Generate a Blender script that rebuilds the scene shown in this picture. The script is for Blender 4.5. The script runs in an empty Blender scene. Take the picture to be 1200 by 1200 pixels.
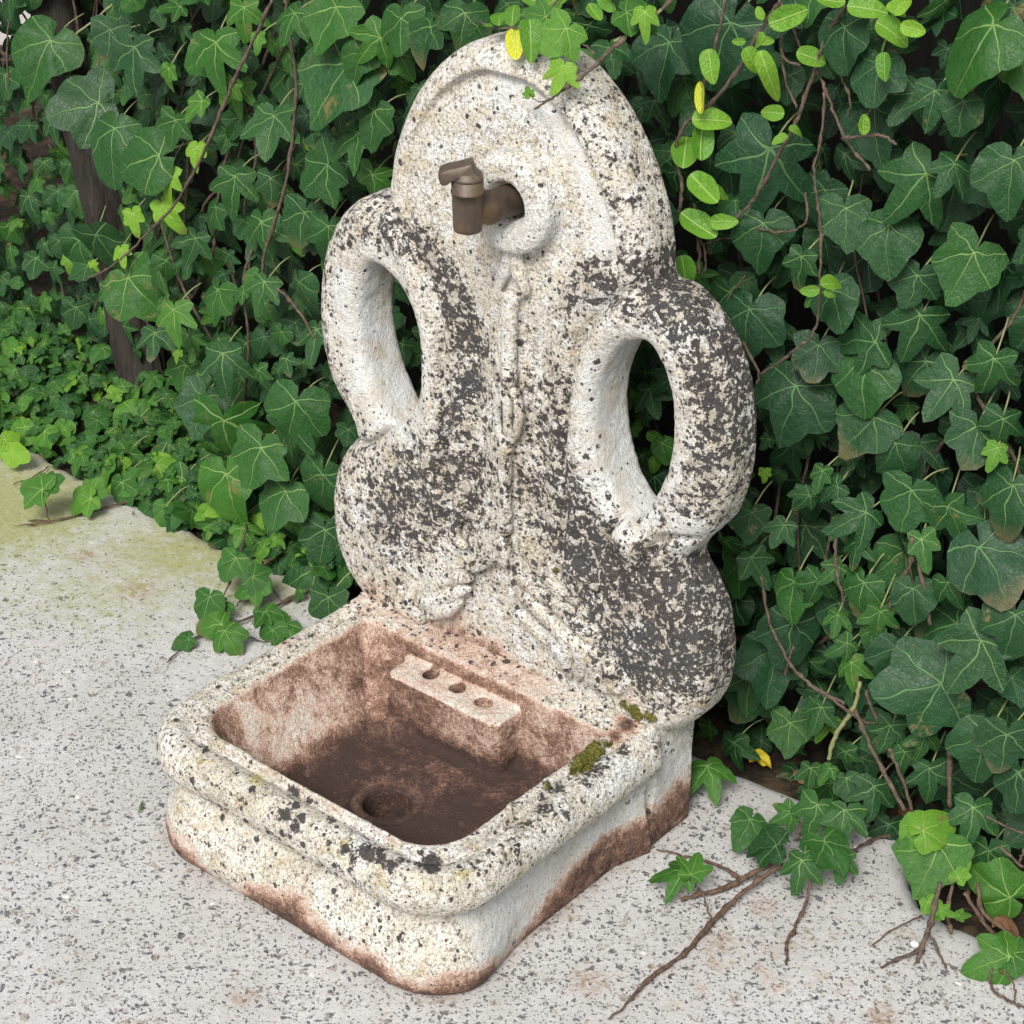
import bpy, math, random
import numpy as np
from mathutils import Vector, Matrix, noise as mnoise
random.seed(7); rng = np.random.default_rng(7)
S = bpy.context.scene; COL = S.collection

# ------------------------------------------------------------------ camera, sky, sun, exposure
FPX = 2518.05
CF = np.array([-0.55776114, 0.6672561, -0.49363125])
CR = np.array([0.76596037, 0.64287812, 0.00352778])
CU = np.array([-0.31969866, 0.37613431, 0.86966416])
CP = np.array([1.48726915, -1.76034509, 1.7032419])
cd = bpy.data.cameras.new('camera'); cam = bpy.data.objects.new('camera', cd); COL.objects.link(cam)
M = Matrix.Identity(4)
for i in range(3):
    M[i][0] = CR[i]; M[i][1] = CU[i]; M[i][2] = -CF[i]; M[i][3] = CP[i]
cam.matrix_world = M
cd.sensor_width = 36; cd.lens = FPX / 1200 * 36; cd.clip_start = .05; cd.clip_end = 300
S.camera = cam
SUN_EL, SUN_AZ = 46, 158          # azimuth clockwise from +Y (behind the fountain)
w = bpy.data.worlds.new('World'); S.world = w; w.use_nodes = True
wn = w.node_tree; wn.nodes.clear()
sky = wn.nodes.new('ShaderNodeTexSky'); sky.sky_type = 'NISHITA'; sky.sun_disc = False
sky.sun_elevation = math.radians(SUN_EL); sky.sun_rotation = math.radians(SUN_AZ)
sky.air_density = 1.2; sky.dust_density = 4; sky.ozone_density = 1
hs = wn.nodes.new('ShaderNodeHueSaturation'); hs.inputs['Saturation'].default_value = .3
bg = wn.nodes.new('ShaderNodeBackground'); bg.inputs['Strength'].default_value = .12
wo = wn.nodes.new('ShaderNodeOutputWorld')
wn.links.new(sky.outputs[0], hs.inputs['Color']); wn.links.new(hs.outputs[0], bg.inputs[0]); wn.links.new(bg.outputs[0], wo.inputs[0])
sd = bpy.data.lights.new('sun', 'SUN'); sd.energy = 2.8; sd.angle = math.radians(22); sd.color = (1, .97, .92)
sun = bpy.data.objects.new('sun', sd); COL.objects.link(sun)
az, el = math.radians(SUN_AZ), math.radians(SUN_EL)
sv = Vector((math.sin(az) * math.cos(el), math.cos(az) * math.cos(el), math.sin(el)))
sun.rotation_euler = sv.to_track_quat('Z', 'Y').to_euler()
S.view_settings.view_transform = 'Standard'; S.view_settings.look = 'None'
S.view_settings.exposure = 0.35; S.view_settings.gamma = 1; S.view_settings.use_curve_mapping = False
S.render.engine = 'CYCLES'; S.cycles.max_bounces = 5; S.cycles.use_denoising = True

# ------------------------------------------------------------------ helpers
def at(px, py, axis, val):
    d = CF * FPX + CR * (px - 600) - CU * (py - 600)
    return CP + d * ((val - CP[axis]) / d[axis])
def onz(px, py, z=0.): return at(px, py, 2, z)
def ony(px, py, y=0.): return at(px, py, 1, y)
def topx(V):
    d = V - CP; z = d @ CF
    return 600 + FPX * (d @ CR) / z, 600 - FPX * (d @ CU) / z
def sst(a, b, x):
    t = np.clip((x - a) / (b - a), 0, 1); return t * t * (3 - 2 * t)
def tag(o, label=None, cat=None, group=None, kind=None):
    for k, v in (('label', label), ('category', cat), ('group', group), ('kind', kind)):
        if v: o[k] = v
    return o
def empty(name, loc, label, cat, group=None):
    o = bpy.data.objects.new(name, None); COL.objects.link(o); o.location = loc; o.empty_display_size = .05
    return tag(o, label, cat, group)
def mesh_np(name, V, Fa, mat, parent=None, smooth=True, attrs=None, uv=None):
    """V (n,3) world coords; Fa (m,k) int faces (all same size)"""
    me = bpy.data.meshes.new(name); V = np.asarray(V, np.float32)
    if parent is not None: V = V - np.array(parent.location, np.float32)
    Fa = np.asarray(Fa, np.int32); k = Fa.shape[1]
    me.vertices.add(len(V)); me.vertices.foreach_set('co', V.ravel())
    me.loops.add(Fa.size); me.loops.foreach_set('vertex_index', Fa.ravel())
    me.polygons.add(len(Fa)); me.polygons.foreach_set('loop_start', np.arange(len(Fa), dtype=np.int32) * k)
    me.polygons.foreach_set('loop_total', np.full(len(Fa), k, np.int32))
    me.polygons.foreach_set('use_smooth', np.full(len(Fa), smooth))
    for an, av in (attrs or {}).items():
        a = me.attributes.new(an, 'FLOAT', 'POINT'); a.data.foreach_set('value', np.asarray(av, np.float32))
    if uv is not None:
        l = me.uv_layers.new(name='UVMap'); l.data.foreach_set('uv', np.asarray(uv, np.float32)[Fa.ravel()].ravel())
    me.update(); me.validate()
    if mat: me.materials.append(mat)
    o = bpy.data.objects.new(name, me); COL.objects.link(o)
    if parent is not None: o.parent = parent
    return o
def tube_np(P, r, n=7, wob=0.):
    """P list of points, r scalar or list. returns V, F(quads)"""
    P = np.array(P, float); m = len(P)
    r = np.full(m, r) if np.isscalar(r) else np.interp(np.linspace(0, 1, m), np.linspace(0, 1, len(r)), r)
    T = np.gradient(P, axis=0); T /= np.linalg.norm(T, axis=1)[:, None] + 1e-9
    a = np.array([0, 0, 1.]) if abs(T[0][2]) < .8 else np.array([1., 0, 0])
    V = []
    for i in range(m):
        s = np.cross(T[i], a); s /= np.linalg.norm(s) + 1e-9; u = np.cross(s, T[i]); a = u
        ang = np.arange(n) * 2 * math.pi / n
        rr = r[i] * (1 + wob * rng.normal(size=n))
        V.append(P[i] + rr[:, None] * (np.cos(ang)[:, None] * s + np.sin(ang)[:, None] * u))
    V = np.concatenate(V + [P[:1], P[-1:]])
    F = []
    for i in range(m - 1):
        for j in range(n):
            k = (j + 1) % n; F.append((i * n + j, i * n + k, (i + 1) * n + k, (i + 1) * n + j))
    for j in range(0, n):
        k = (j + 1) % n; F.append((m * n, k, j, j)); F.append((m * n + 1, (m - 1) * n + j, (m - 1) * n + k, (m - 1) * n + k))
    return V, F
def spline(P, n=8, closed=False):
    P = np.array(P, float); m = len(P); out = []
    g = (lambda i: P[i % m]) if closed else (lambda i: P[min(max(i, 0), m - 1)])
    for i in range(m if closed else m - 1):
        a, b, c, d = g(i - 1), g(i), g(i + 1), g(i + 2)
        for t in np.arange(n) / n:
            out.append(.5 * (2 * b + (c - a) * t + (2 * a - 5 * b + 4 * c - d) * t * t + (3 * b - a - 3 * c + d) * t ** 3))
    if not closed: out.append(P[-1])
    return np.array(out)
class Acc:
    """joins pieces into one mesh (tri-degenerate quads removed through bmesh-free split)"""
    def __init__(s): s.V = []; s.Q = []; s.T = []; s.n = 0
    def add(s, V, F):
        s.V.append(np.asarray(V, float))
        for f in F:
            f = [i + s.n for i in f]
            if len(f) == 4 and f[3] == f[2]: s.T.append(f[:3])
            elif len(f) == 3: s.T.append(f)
            else: s.Q.append(f)
        s.n += len(V)
    def build(s, name, mat, parent=None, smooth=True):
        V = np.concatenate(s.V)
        if parent is not None: V = V - np.array(parent.location)
        me = bpy.data.meshes.new(name); me.from_pydata(V.tolist(), [], s.Q + s.T); me.update()
        me.polygons.foreach_set('use_smooth', [smooth] * len(me.polygons))
        me.materials.append(mat); o = bpy.data.objects.new(name, me); COL.objects.link(o)
        if parent is not None: o.parent = parent
        return o

# ---- node helper
class NT:
    def __init__(s, name):
        s.m = bpy.data.materials.new(name); s.m.use_nodes = True; s.t = s.m.node_tree; s.t.nodes.clear()
        s.out = s.t.nodes.new('ShaderNodeOutputMaterial')
    def N(s, typ, ins=None, **kw):
        n = s.t.nodes.new(typ)
        for k, v in kw.items(): setattr(n, k, v)
        for k, v in (ins or {}).items():
            i = n.inputs[k]
            if hasattr(v, 'is_output'): s.t.links.new(v, i)
            else: i.default_value = v
        return n
    def math(s, op, a, b=0., c=0., clamp=False):
        n = s.t.nodes.new('ShaderNodeMath'); n.operation = op; n.use_clamp = clamp
        for i, v in enumerate((a, b, c)):
            if hasattr(v, 'is_output'): s.t.links.new(v, n.inputs[i])
            elif i < 3: n.inputs[i].default_value = v
        return n.outputs[0]
    def noise(s, vec, scale, detail=4, rough=.6, dist=0.):
        return s.N('ShaderNodeTexNoise', {'Vector': vec, 'Scale': scale, 'Detail': detail, 'Roughness': rough, 'Distortion': dist}).outputs[0]
    def vor(s, vec, scale, feature='F1', rand=1., metric='EUCLIDEAN'):
        n = s.N('ShaderNodeTexVoronoi', {'Vector': vec, 'Scale': scale, 'Randomness': rand}, feature=feature)
        if feature != 'DISTANCE_TO_EDGE': n.distance = metric
        return n
    def mix(s, f, a, b, mode='MIX'):
        n = s.t.nodes.new('ShaderNodeMix'); n.data_type = 'RGBA'; n.blend_type = mode
        for i, v in ((0, f), (6, a), (7, b)):
            if hasattr(v, 'is_output'): s.t.links.new(v, n.inputs[i])
            else: n.inputs[i].default_value = v if i == 0 else (*v, 1) if len(v) == 3 else v
        return n.outputs[2]
    def mr(s, v, a, b, c=0., d=1.):
        return s.N('ShaderNodeMapRange', {0: v, 1: a, 2: b, 3: c, 4: d}).outputs[0]
    def attr(s, name): return s.N('ShaderNodeAttribute', attribute_name=name).outputs['Fac']
    def pos(s): return s.N('ShaderNodeNewGeometry').outputs['Position']
    def obj(s): return s.N('ShaderNodeTexCoord').outputs['Object']
    def ramp(s, v, stops):
        n = s.N('ShaderNodeValToRGB', {0: v}); e = n.color_ramp.elements
        for i, (p, c) in enumerate(stops):
            x = e[i] if i < 2 else e.new(p)
            x.position = p; x.color = (*c, 1)
        return n.outputs[0]
    def scale(s, vec, xyz):
        return s.N('ShaderNodeVectorMath', {0: vec, 1: xyz}, operation='MULTIPLY').outputs[0]
    def bump(s, h, dist, strength=1., prev=None):
        ins = {'Height': h, 'Distance': dist, 'Strength': strength}
        if prev is not None: ins['Normal'] = prev
        return s.N('ShaderNodeBump', ins).outputs[0]
    def bsdf(s, color, rough=.8, normal=None, spec=.4, **kw):
        ins = {'Base Color': color if hasattr(color, 'is_output') else (*color, 1), 'Roughness': rough, 'Specular IOR Level': spec}
        if normal is not None: ins['Normal'] = normal
        ins.update(kw)
        b = s.N('ShaderNodeBsdfPrincipled', ins); return b.outputs[0]
    def done(s, sh): s.t.links.new(sh, s.out.inputs['Surface']); return s.m

# ------------------------------------------------------------------ materials
def mat_stone():
    n = NT('weathered_stone'); p = n.obj()
    dark, rust, moss, white, clean, ochre = [n.attr(a) for a in ('dark', 'rust', 'moss', 'white', 'clean', 'ochre')]
    warp = n.N('ShaderNodeTexNoise', {'Vector': p, 'Scale': 60., 'Detail': 3.})
    wp = n.N('ShaderNodeVectorMath', {0: warp.outputs['Color'], 1: (.006, .006, .006), 2: p}, operation='MULTIPLY_ADD').outputs[0]
    big = n.noise(p, 14, 4, .6); mid = n.noise(p, 70, 5, .65); fine = n.noise(p, 330, 4, .7); vfine = n.noise(p, 800, 2, .7)
    base = n.ramp(n.math('ADD', n.math('MULTIPLY', big, .5), n.math('MULTIPLY', mid, .5)), [(.33, (.52, .465, .365)), (.46, (.73, .69, .59)), (.58, (.85, .83, .77))])
    base = n.mix(n.mr(n.noise(p, 35, 3), .55, .68), base, (.66, .57, .41))               # ochre tone drifting
    # whitish patches
    wm = n.mr(n.math('SUBTRACT', n.math('ADD', n.noise(wp, 55, 5, .6), n.math('MULTIPLY', white, .35)), .62), 0, .035)
    base = n.mix(n.math('MULTIPLY', wm, .85), base, (.86, .86, .85))
    # clean, bluish-white protected stone
    cl = n.ramp(n.math('ADD', n.math('MULTIPLY', n.noise(p, 28, 3), .6), n.math('MULTIPLY', fine, .4)), [(.35, (.60, .54, .43)), (.47, (.72, .71, .68)), (.60, (.80, .82, .83))])
    base = n.mix(clean, base, cl)
    # yellow ochre lichen
    om = n.mr(n.math('SUBTRACT', n.math('ADD', mid, n.math('MULTIPLY', ochre, .34)), .70), 0, .10)
    base = n.mix(om, base, (.56, .50, .24))
    # fine grey grain
    notclean = n.math('SUBTRACT', 1., n.math('MULTIPLY', clean, .75))
    g = n.mr(fine, .52, .60); g2 = n.mr(n.noise(wp, 190, 4, .75), .535, .58)
    base = n.mix(n.math('MULTIPLY', n.math('MULTIPLY', g, .66), notclean), base, (.22, .19, .15))
    base = n.mix(n.math('MULTIPLY', n.math('MULTIPLY', g2, .7), notclean), base, (.20, .17, .145))
    # rust / soil staining
    rn = n.math('ADD', n.math('MULTIPLY', n.noise(p, 38, 6, .7, .6), .42), n.math('MULTIPLY', n.noise(wp, 230, 5, .8, 1.2), .58))
    rv = n.math('ADD', rust, n.math('MULTIPLY', n.math('SUBTRACT', rn, .5), 3.0))
    rc = n.ramp(rv, [(.06, (.80, .70, .62)), (.34, (.60, .43, .34)), (.58, (.27, .155, .11)), (.95, (.070, .043, .036))])
    rm = n.math('MULTIPLY', n.mr(n.math('ADD', rust, n.math('MULTIPLY', n.math('SUBTRACT', rn, .5), 1.8)), .10, .28), n.mr(rust, .01, .1))
    base = n.mix(rm, base, rc)
    # dark lichen crust: large irregular sheets + round thalli at three sizes
    dm = n.math('ADD', n.math('MULTIPLY', n.noise(wp, 48, 5, .62), .42), n.math('MULTIPLY', n.noise(wp, 125, 5, .60), .58))
    sheet = n.mr(n.math('SUBTRACT', n.math('ADD', dm, n.math('MULTIPLY', dark, .275)), .674), 0, .016)
    def spots(scale, k, rad):
        v = n.vor(wp, scale)
        c = n.N('ShaderNodeSeparateColor', {0: v.outputs['Color']})
        on = n.math('LESS_THAN', c.outputs[0], n.math('MULTIPLY', dark, k))
        r = n.math('MULTIPLY_ADD', c.outputs[1], .28, rad)
        return n.math('MULTIPLY', on, n.mr(n.math('SUBTRACT', r, n.math('ADD', v.outputs['Distance'], n.math('MULTIPLY', n.math('SUBTRACT', fine, .5), .5))), 0, .06))
    sp = n.math('MAXIMUM', spots(82, .86, .22), n.math('MAXIMUM', spots(150, .78, .22), spots(300, .34, .26)))
    dall = n.math('MAXIMUM', sheet, sp)
    lw = n.math('MAXIMUM', n.mr(n.noise(wp, 62, 5, .6), .572, .584), n.mr(n.noise(wp, 150, 5, .62), .582, .594))                  # pale lichen eating into the crust
    dall = n.math('MULTIPLY', dall, n.math('SUBTRACT', 1., n.math('MULTIPLY', lw, n.math('LESS_THAN', dark, .98))))
    dall = n.math('MULTIPLY', dall, n.mr(dark, .01, .05))
    dc = n.ramp(n.math('ADD', n.math('MULTIPLY', mid, .4), n.math('MULTIPLY', fine, .6)), [(.38, (.018, .014, .018)), (.52, (.052, .045, .045)), (.64, (.135, .115, .105))])
    halo = n.math('MULTIPLY', n.mr(n.math('SUBTRACT', n.math('ADD', dm, n.math('MULTIPLY', dark, .24)), .600), 0, .06), n.mr(dark, .05, .3))
    base = n.mix(n.math('MULTIPLY', halo, .34), base, (.23, .19, .16))
    base = n.mix(n.math('MULTIPLY', dall, .95), base, dc)
    base = n.mix(n.math('MULTIPLY', n.math('MULTIPLY', dall, .5), n.mr(n.noise(p, 9, 3), .48, .6)), base, (.075, .078, .082))
    # moss
    mm = n.mr(n.math('ADD', moss, n.math('MULTIPLY', n.math('SUBTRACT', n.noise(p, 130, 4, .7), .5), 1.8)), .40, .60)
    mc = n.ramp(n.noise(p, 420, 4, .7), [(.36, (.035, .040, .008)), (.5, (.13, .125, .02)), (.64, (.27, .25, .06))])
    base = n.mix(n.math('MULTIPLY', mm, n.mr(moss, .01, .1)), base, mc)
    h = n.math('ADD', n.math('MULTIPLY', fine, .6), n.math('MULTIPLY', n.noise(p, 130, 5, .7), 1.))
    pits = n.mr(n.vor(wp, 210).outputs['Distance'], .0, .30, 0, 1)
    h = n.math('ADD', h, n.math('MULTIPLY', pits, .22)); h = n.math('ADD', h, n.math('MULTIPLY', dall, .03)); h = n.math('ADD', h, n.math('MULTIPLY', mm, .8))
    h = n.math('ADD', h, n.math('MULTIPLY', vfine, .3))
    b = n.bump(h, .0055, 1.)
    return n.done(n.bsdf(base, .92, b, .25))

def mat_paving():
    n = NT('exposed_aggregate_concrete'); p = n.pos()
    wv = n.N('ShaderNodeTexNoise', {'Vector': p, 'Scale': 90., 'Detail': 2.}).outputs['Color']
    wp = n.N('ShaderNodeVectorMath', {0: wv, 1: (.010, .010, .0), 2: p}, operation='MULTIPLY_ADD').outputs[0]
    col = n.ramp(n.math('ADD', n.math('MULTIPLY', n.noise(p, 5, 4), .6), n.math('MULTIPLY', n.noise(p, 60, 4), .4)), [(.35, (.42, .415, .40)), (.52, (.52, .52, .515)), (.66, (.60, .605, .61))])
    fine = n.noise(p, 420, 4, .75)
    col = n.mix(n.mr(fine, .36, .66), n.mix(.62, col, (.28, .26, .245)), col)
    col = n.mix(n.math('MULTIPLY', n.mr(n.noise(p, 700, 2, .7), .6, .68), .7), col, (.70, .69, .67))
    dust = n.attr('dust'); keep = n.math('SUBTRACT', 1., dust)
    chipm = None; dens = n.mr(n.noise(p, 9, 3), .3, .7, .6, 1.15)
    for scale, sx, k, rad, rot in ((42, 1.9, .26, .22, .5), (60, 1.9, .62, .26, 2.4), (84, 1.8, .80, .29, .9), (125, 1.6, .70, .31, .1), (240, 1.4, .30, .33, 2.2)):
        rp = n.N('ShaderNodeVectorRotate', {'Vector': wp, 'Angle': rot}, rotation_type='Z_AXIS').outputs[0]
        rp = n.scale(rp, (1., sx, 0.))
        v = n.vor(rp, scale, metric='MANHATTAN' if scale < 200 else 'EUCLIDEAN'); c = n.N('ShaderNodeSeparateColor', {0: v.outputs['Color']})
        on = n.math('LESS_THAN', c.outputs[0], n.math('MULTIPLY', n.math('MULTIPLY', keep, dens), k))
        m = n.math('MULTIPLY', on, n.mr(n.math('SUBTRACT', n.math('MULTIPLY_ADD', c.outputs[1], .32, rad - .04), n.math('ADD', v.outputs['Distance'], n.math('MULTIPLY', n.math('SUBTRACT', fine, .5), .35))), 0, .06))
        cc = n.ramp(c.outputs[2], [(.0, (.022, .024, .034)), (.45, (.055, .06, .075)), (.72, (.11, .105, .10)), (1., (.30, .26, .22))])
        col = n.mix(n.math('MULTIPLY', m, .76), col, cc); chipm = m if chipm is None else n.math('MAXIMUM', chipm, m)
    v = n.vor(wp, 55); c = n.N('ShaderNodeSeparateColor', {0: v.outputs['Color']})       # rare pale pebbles
    col = n.mix(n.math('MULTIPLY', n.math('LESS_THAN', c.outputs[0], .03), n.mr(v.outputs['Distance'], .22, .14)), col, (.66, .62, .55))
    # brown stains and green algae
    st = n.mr(n.math('ADD', n.noise(p, 22, 5, .7), n.math('MULTIPLY', n.noise(p, 3, 2), .5)), .88, 1.02)
    col = n.mix(n.math('MULTIPLY', st, .5), col, (.40, .30, .20))
    bs = n.math('MULTIPLY', n.attr('brown'), n.mr(n.noise(p, 80, 5, .7), .38, .6)); col = n.mix(bs, col, (.26, .17, .09))
    alg = n.mr(n.math('ADD', n.attr('algae'), n.math('MULTIPLY', n.math('SUBTRACT', n.noise(p, 45, 6, .75), .5), 1.6)), .15, .75)
    ac = n.mix(n.noise(p, 130, 4), (.13, .15, .025), (.38, .38, .12))
    col = n.mix(n.math('MULTIPLY', n.math('MULTIPLY', alg, n.mr(n.attr('algae'), .01, .1)), .78), col, ac)
    h = n.math('ADD', n.math('MULTIPLY', fine, .5), n.math('MULTIPLY', n.noise(p, 90, 5, .7), .8)); h = n.math('ADD', h, n.math('MULTIPLY', chipm, .12))
    return n.done(n.bsdf(col, .88, n.bump(h, .0018, .8), .3))

def mat_leaf():
    """ivy leaf: pale palmate veins from the leaf's own UV, tone from object colour or vertex attributes"""
    n = NT('ivy_leaf'); uv = n.N('ShaderNodeTexCoord').outputs['UV']
    q = n.N('ShaderNodeVectorMath', {0: uv, 1: (.5, .5, 0)}, operation='SUBTRACT').outputs[0]
    q = n.scale(q, (4., 4., 0)); sp = n.N('ShaderNodeSeparateXYZ', {0: q}); x, y = sp.outputs[0], sp.outputs[1]
    oi = n.N('ShaderNodeObjectInfo'); rnd = n.math('FRACT', n.math('ADD', oi.outputs['Random'], n.attr('rnd')))
    off_ = n.N('ShaderNodeCombineXYZ', {0: n.math('MULTIPLY', rnd, 37.), 1: 0., 2: 0.}).outputs[0]; q0 = q
    wv_ = n.N('ShaderNodeTexNoise', {'Vector': n.N('ShaderNodeVectorMath', {0: q, 1: off_}, operation='ADD').outputs[0], 'Scale': 2.4, 'Detail': 1.}).outputs['Color']
    wv_ = n.N('ShaderNodeVectorMath', {0: wv_, 1: (.5, .5, .5)}, operation='SUBTRACT').outputs[0]
    q = n.N('ShaderNodeVectorMath', {0: wv_, 1: (.20, .20, 0.), 2: q0}, operation='MULTIPLY_ADD').outputs[0]
    sp = n.N('ShaderNodeSeparateXYZ', {0: q}); x, y = sp.outputs[0], sp.outputs[1]
    r = n.N('ShaderNodeVectorMath', {0: q}, operation='LENGTH').outputs['Value']
    best = tt = None
    for a in (0, 52, -52, 112, -112):
        c, s = math.cos(math.radians(a)), math.sin(math.radians(a))
        t = n.math('ADD', n.math('MULTIPLY', x, c), n.math('MULTIPLY', y, s))
        d = n.math('ABSOLUTE', n.math('SUBTRACT', n.math('MULTIPLY', y, c), n.math('MULTIPLY', x, s)))
        d = n.math('ADD', d, n.math('MULTIPLY', n.math('LESS_THAN', t, 0.), 9.))
        if best is None: best, tt = d, t
        else:
            less = n.math('LESS_THAN', d, best)
            tt = n.math('ADD', n.math('MULTIPLY', less, t), n.math('MULTIPLY', n.math('SUBTRACT', 1., less), tt)); best = n.math('MINIMUM', d, best)
    wth = n.math('MULTIPLY_ADD', r, -.010, .019)
    v1 = n.mr(n.math('SUBTRACT', wth, best), -.003, .010)
    wob = n.math('MULTIPLY', n.noise(q, 5, 2), .10)
    ph = n.math('FRACT', n.math('MULTIPLY', n.math('ADD', n.math('SUBTRACT', tt, n.math('MULTIPLY', best, .75)), wob), 5.2))
    v2 = n.mr(n.math('ABSOLUTE', n.math('SUBTRACT', ph, .5)), .045, .0)
    v2 = n.math('MULTIPLY', v2, n.mr(best, .36, .1))
    v3 = n.mr(n.vor(q, 11, 'DISTANCE_TO_EDGE').outputs['Distance'], .07, .0)
    vein = n.math('MAXIMUM', v1, n.math('MAXIMUM', n.math('MULTIPLY', v2, .42), n.math('MULTIPLY', v3, .16)))
    oi = n.N('ShaderNodeObjectInfo'); oc = n.N('ShaderNodeSeparateColor', {0: oi.outputs['Color']})
    tone = n.math('ADD', oc.outputs[0], n.attr('tone')); rnd = n.math('FRACT', n.math('ADD', oi.outputs['Random'], n.attr('rnd')))
    bloom = n.math('ADD', oc.outputs[1], n.attr('bloom'))
    pv = n.N('ShaderNodeVectorMath', {0: q, 1: n.N('ShaderNodeCombineXYZ', {0: n.math('MULTIPLY', rnd, 37.), 1: 0., 2: 0.}).outputs[0]}, operation='ADD').outputs[0]
    tv = n.math('ADD', tone, n.math('MULTIPLY', n.math('SUBTRACT', rnd, .5), .10)); tv = n.math('ADD', tv, n.math('MULTIPLY', n.math('SUBTRACT', n.noise(pv, 2.2, 3), .5), .16))
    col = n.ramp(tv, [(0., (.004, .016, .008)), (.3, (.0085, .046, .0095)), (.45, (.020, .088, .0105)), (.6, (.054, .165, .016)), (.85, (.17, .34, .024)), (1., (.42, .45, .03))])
    col = n.mix(n.math('MULTIPLY', bloom, .38), col, (.016, .060, .032))
    vc = n.mix(n.mr(tone, .2, .8), (.10, .20, .075), (.36, .52, .12))
    col = n.mix(n.math('MULTIPLY', vein, .72), col, vc)
    spk = n.math('MULTIPLY', n.mr(n.noise(pv, 30, 2, .7), .68, .74), .4); col = n.mix(n.math('MULTIPLY', spk, bloom), col, (.45, .5, .47))
    blot = n.math('MULTIPLY', n.mr(n.noise(pv, 2.6, 4, .7), .58, .66), n.math('GREATER_THAN', rnd, .84)); col = n.mix(n.math('MULTIPLY', blot, .7), col, (.16, .12, .045))
    rim = n.math('MULTIPLY', n.mr(n.math('ADD', r, n.math('MULTIPLY', n.noise(pv, 4, 3), .5)), .95, 1.2), n.math('LESS_THAN', rnd, .10)); col = n.mix(n.math('MULTIPLY', rim, .5), col, (.14, .10, .05))
    edge = n.N('ShaderNodeNewGeometry').outputs['Backfacing']
    col = n.mix(n.math('MULTIPLY', edge, .5), col, (.16, .25, .10))
    h = n.math('SUBTRACT', n.noise(pv, 7, 3), n.math('MULTIPLY', vein, .6))
    b = n.bump(h, .0035, .6)
    sh = n.bsdf(col, n.mr(n.noise(pv, 3, 3), .3, .7, .36, .58), b, .24)
    tr = n.N('ShaderNodeBsdfTranslucent', {'Color': n.mix(.5, col, (.20, .36, .03))}).outputs[0]
    mx = n.N('ShaderNodeMixShader', {0: n.mr(tone, .25, 1., .03, .28), 1: sh, 2: tr}).outputs[0]
    return n.done(mx)

def mat_ovate():
    n = NT('honeysuckle_leaf'); uv = n.N('ShaderNodeTexCoord').outputs['UV']
    q = n.scale(n.N('ShaderNodeVectorMath', {0: uv, 1: (.5, .5, 0)}, operation='SUBTRACT').outputs[0], (4., 4., 0))
    sp = n.N('ShaderNodeSeparateXYZ', {0: q}); ay = n.math('ABSOLUTE', sp.outputs[1])
    v1 = n.mr(ay, .028, .01)
    ph = n.math('FRACT', n.math('MULTIPLY', n.math('SUBTRACT', sp.outputs[0], n.math('MULTIPLY', ay, 1.)), 6.))
    v2 = n.math('MULTIPLY', n.mr(n.math('ABSOLUTE', n.math('SUBTRACT', ph, .5)), .07, 0.), .4)
    oi = n.N('ShaderNodeObjectInfo'); oc = n.N('ShaderNodeSeparateColor', {0: oi.outputs['Color']})
    tv = n.math('ADD', oc.outputs[0], n.math('MULTIPLY', n.math('SUBTRACT', n.noise(q, 2, 3), .5), .22))
    col = n.ramp(tv, [(0., (.03, .10, .015)), (.5, (.085, .24, .022)), (.8, (.22, .42, .035)), (1., (.62, .60, .04))])
    col = n.mix(n.math('MULTIPLY', n.math('MAXIMUM', v1, v2), .6), col, (.45, .62, .18))
    sh = n.bsdf(col, .42, n.bump(n.math('SUBTRACT', n.noise(q, 7, 3), n.math('MULTIPLY', n.math('MAXIMUM', v1, v2), .6)), .004, .7), .4)
    tr = n.N('ShaderNodeBsdfTranslucent', {'Color': n.mix(.5, col, (.3, .5, .04))}).outputs[0]
    return n.done(n.N('ShaderNodeMixShader', {0: .28, 1: sh, 2: tr}).outputs[0])

def mat_simple(name, c1, c2, scale, rough=.85, bump=.002, stretch=(1, 1, 1), bscale=None, c3=None, metal=0., spec=.3):
    n = NT(name); p = n.scale(n.obj(), stretch)
    nz = n.noise(p, scale, 6, .7); col = n.ramp(nz, [(.35, c1), (.65, c2)])
    if c3: col = n.mix(n.mr(n.noise(p, scale * .35, 4), .52, .62), col, c3)
    return n.done(n.bsdf(col, rough, n.bump(n.noise(p, bscale or scale * 2, 6, .75), bump, .9), spec, Metallic=metal))

STONE = mat_stone(); PAVE = mat_paving(); LEAF = mat_leaf(); OVATE = mat_ovate()
SOIL = mat_simple('dark_soil', (.010, .007, .005), (.05, .034, .022), 60, .95, .012, bscale=90, c3=(.09, .06, .035))
BARK = mat_simple('tree_bark', (.010, .009, .007), (.060, .050, .040), 60, .95, .012, (1, 1, .12), 80, c3=(.035, .030, .025))
DARK_BACK = mat_simple('near_black_backing', (.003, .003, .003), (.011, .010, .008), 40, .9, .003, (1, 1, .08), 60)  # near-black: shade between the leaves put into the colour
STEM = mat_simple('vine_stem', (.042, .030, .022), (.14, .100, .075), 120, .8, .001, (1, 1, 1))
GSTEM = mat_simple('green_stem', (.16, .20, .08), (.26, .26, .12), 120, .7, .001)
WOODY = mat_simple('woody_twig', (.045, .028, .020), (.17, .11, .075), 160, .9, .0015)
METAL = mat_simple('aged_brass', (.060, .042, .030), (.135, .105, .080), 26, .52, .0006, (1, 1, .5), 150, c3=(.16, .095, .040), metal=.45, spec=.5)
BLACK = mat_simple('hole_dirt', (.008, .006, .005), (.03, .02, .015), 80, .95, .002)
WALLM = mat_simple('pale_render', (.42, .40, .39), (.52, .50, .48), 12, .9, .001)
DEAD = mat_simple('dead_leaf_brown', (.10, .045, .02), (.26, .14, .07), 60, .8, .001)
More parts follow.
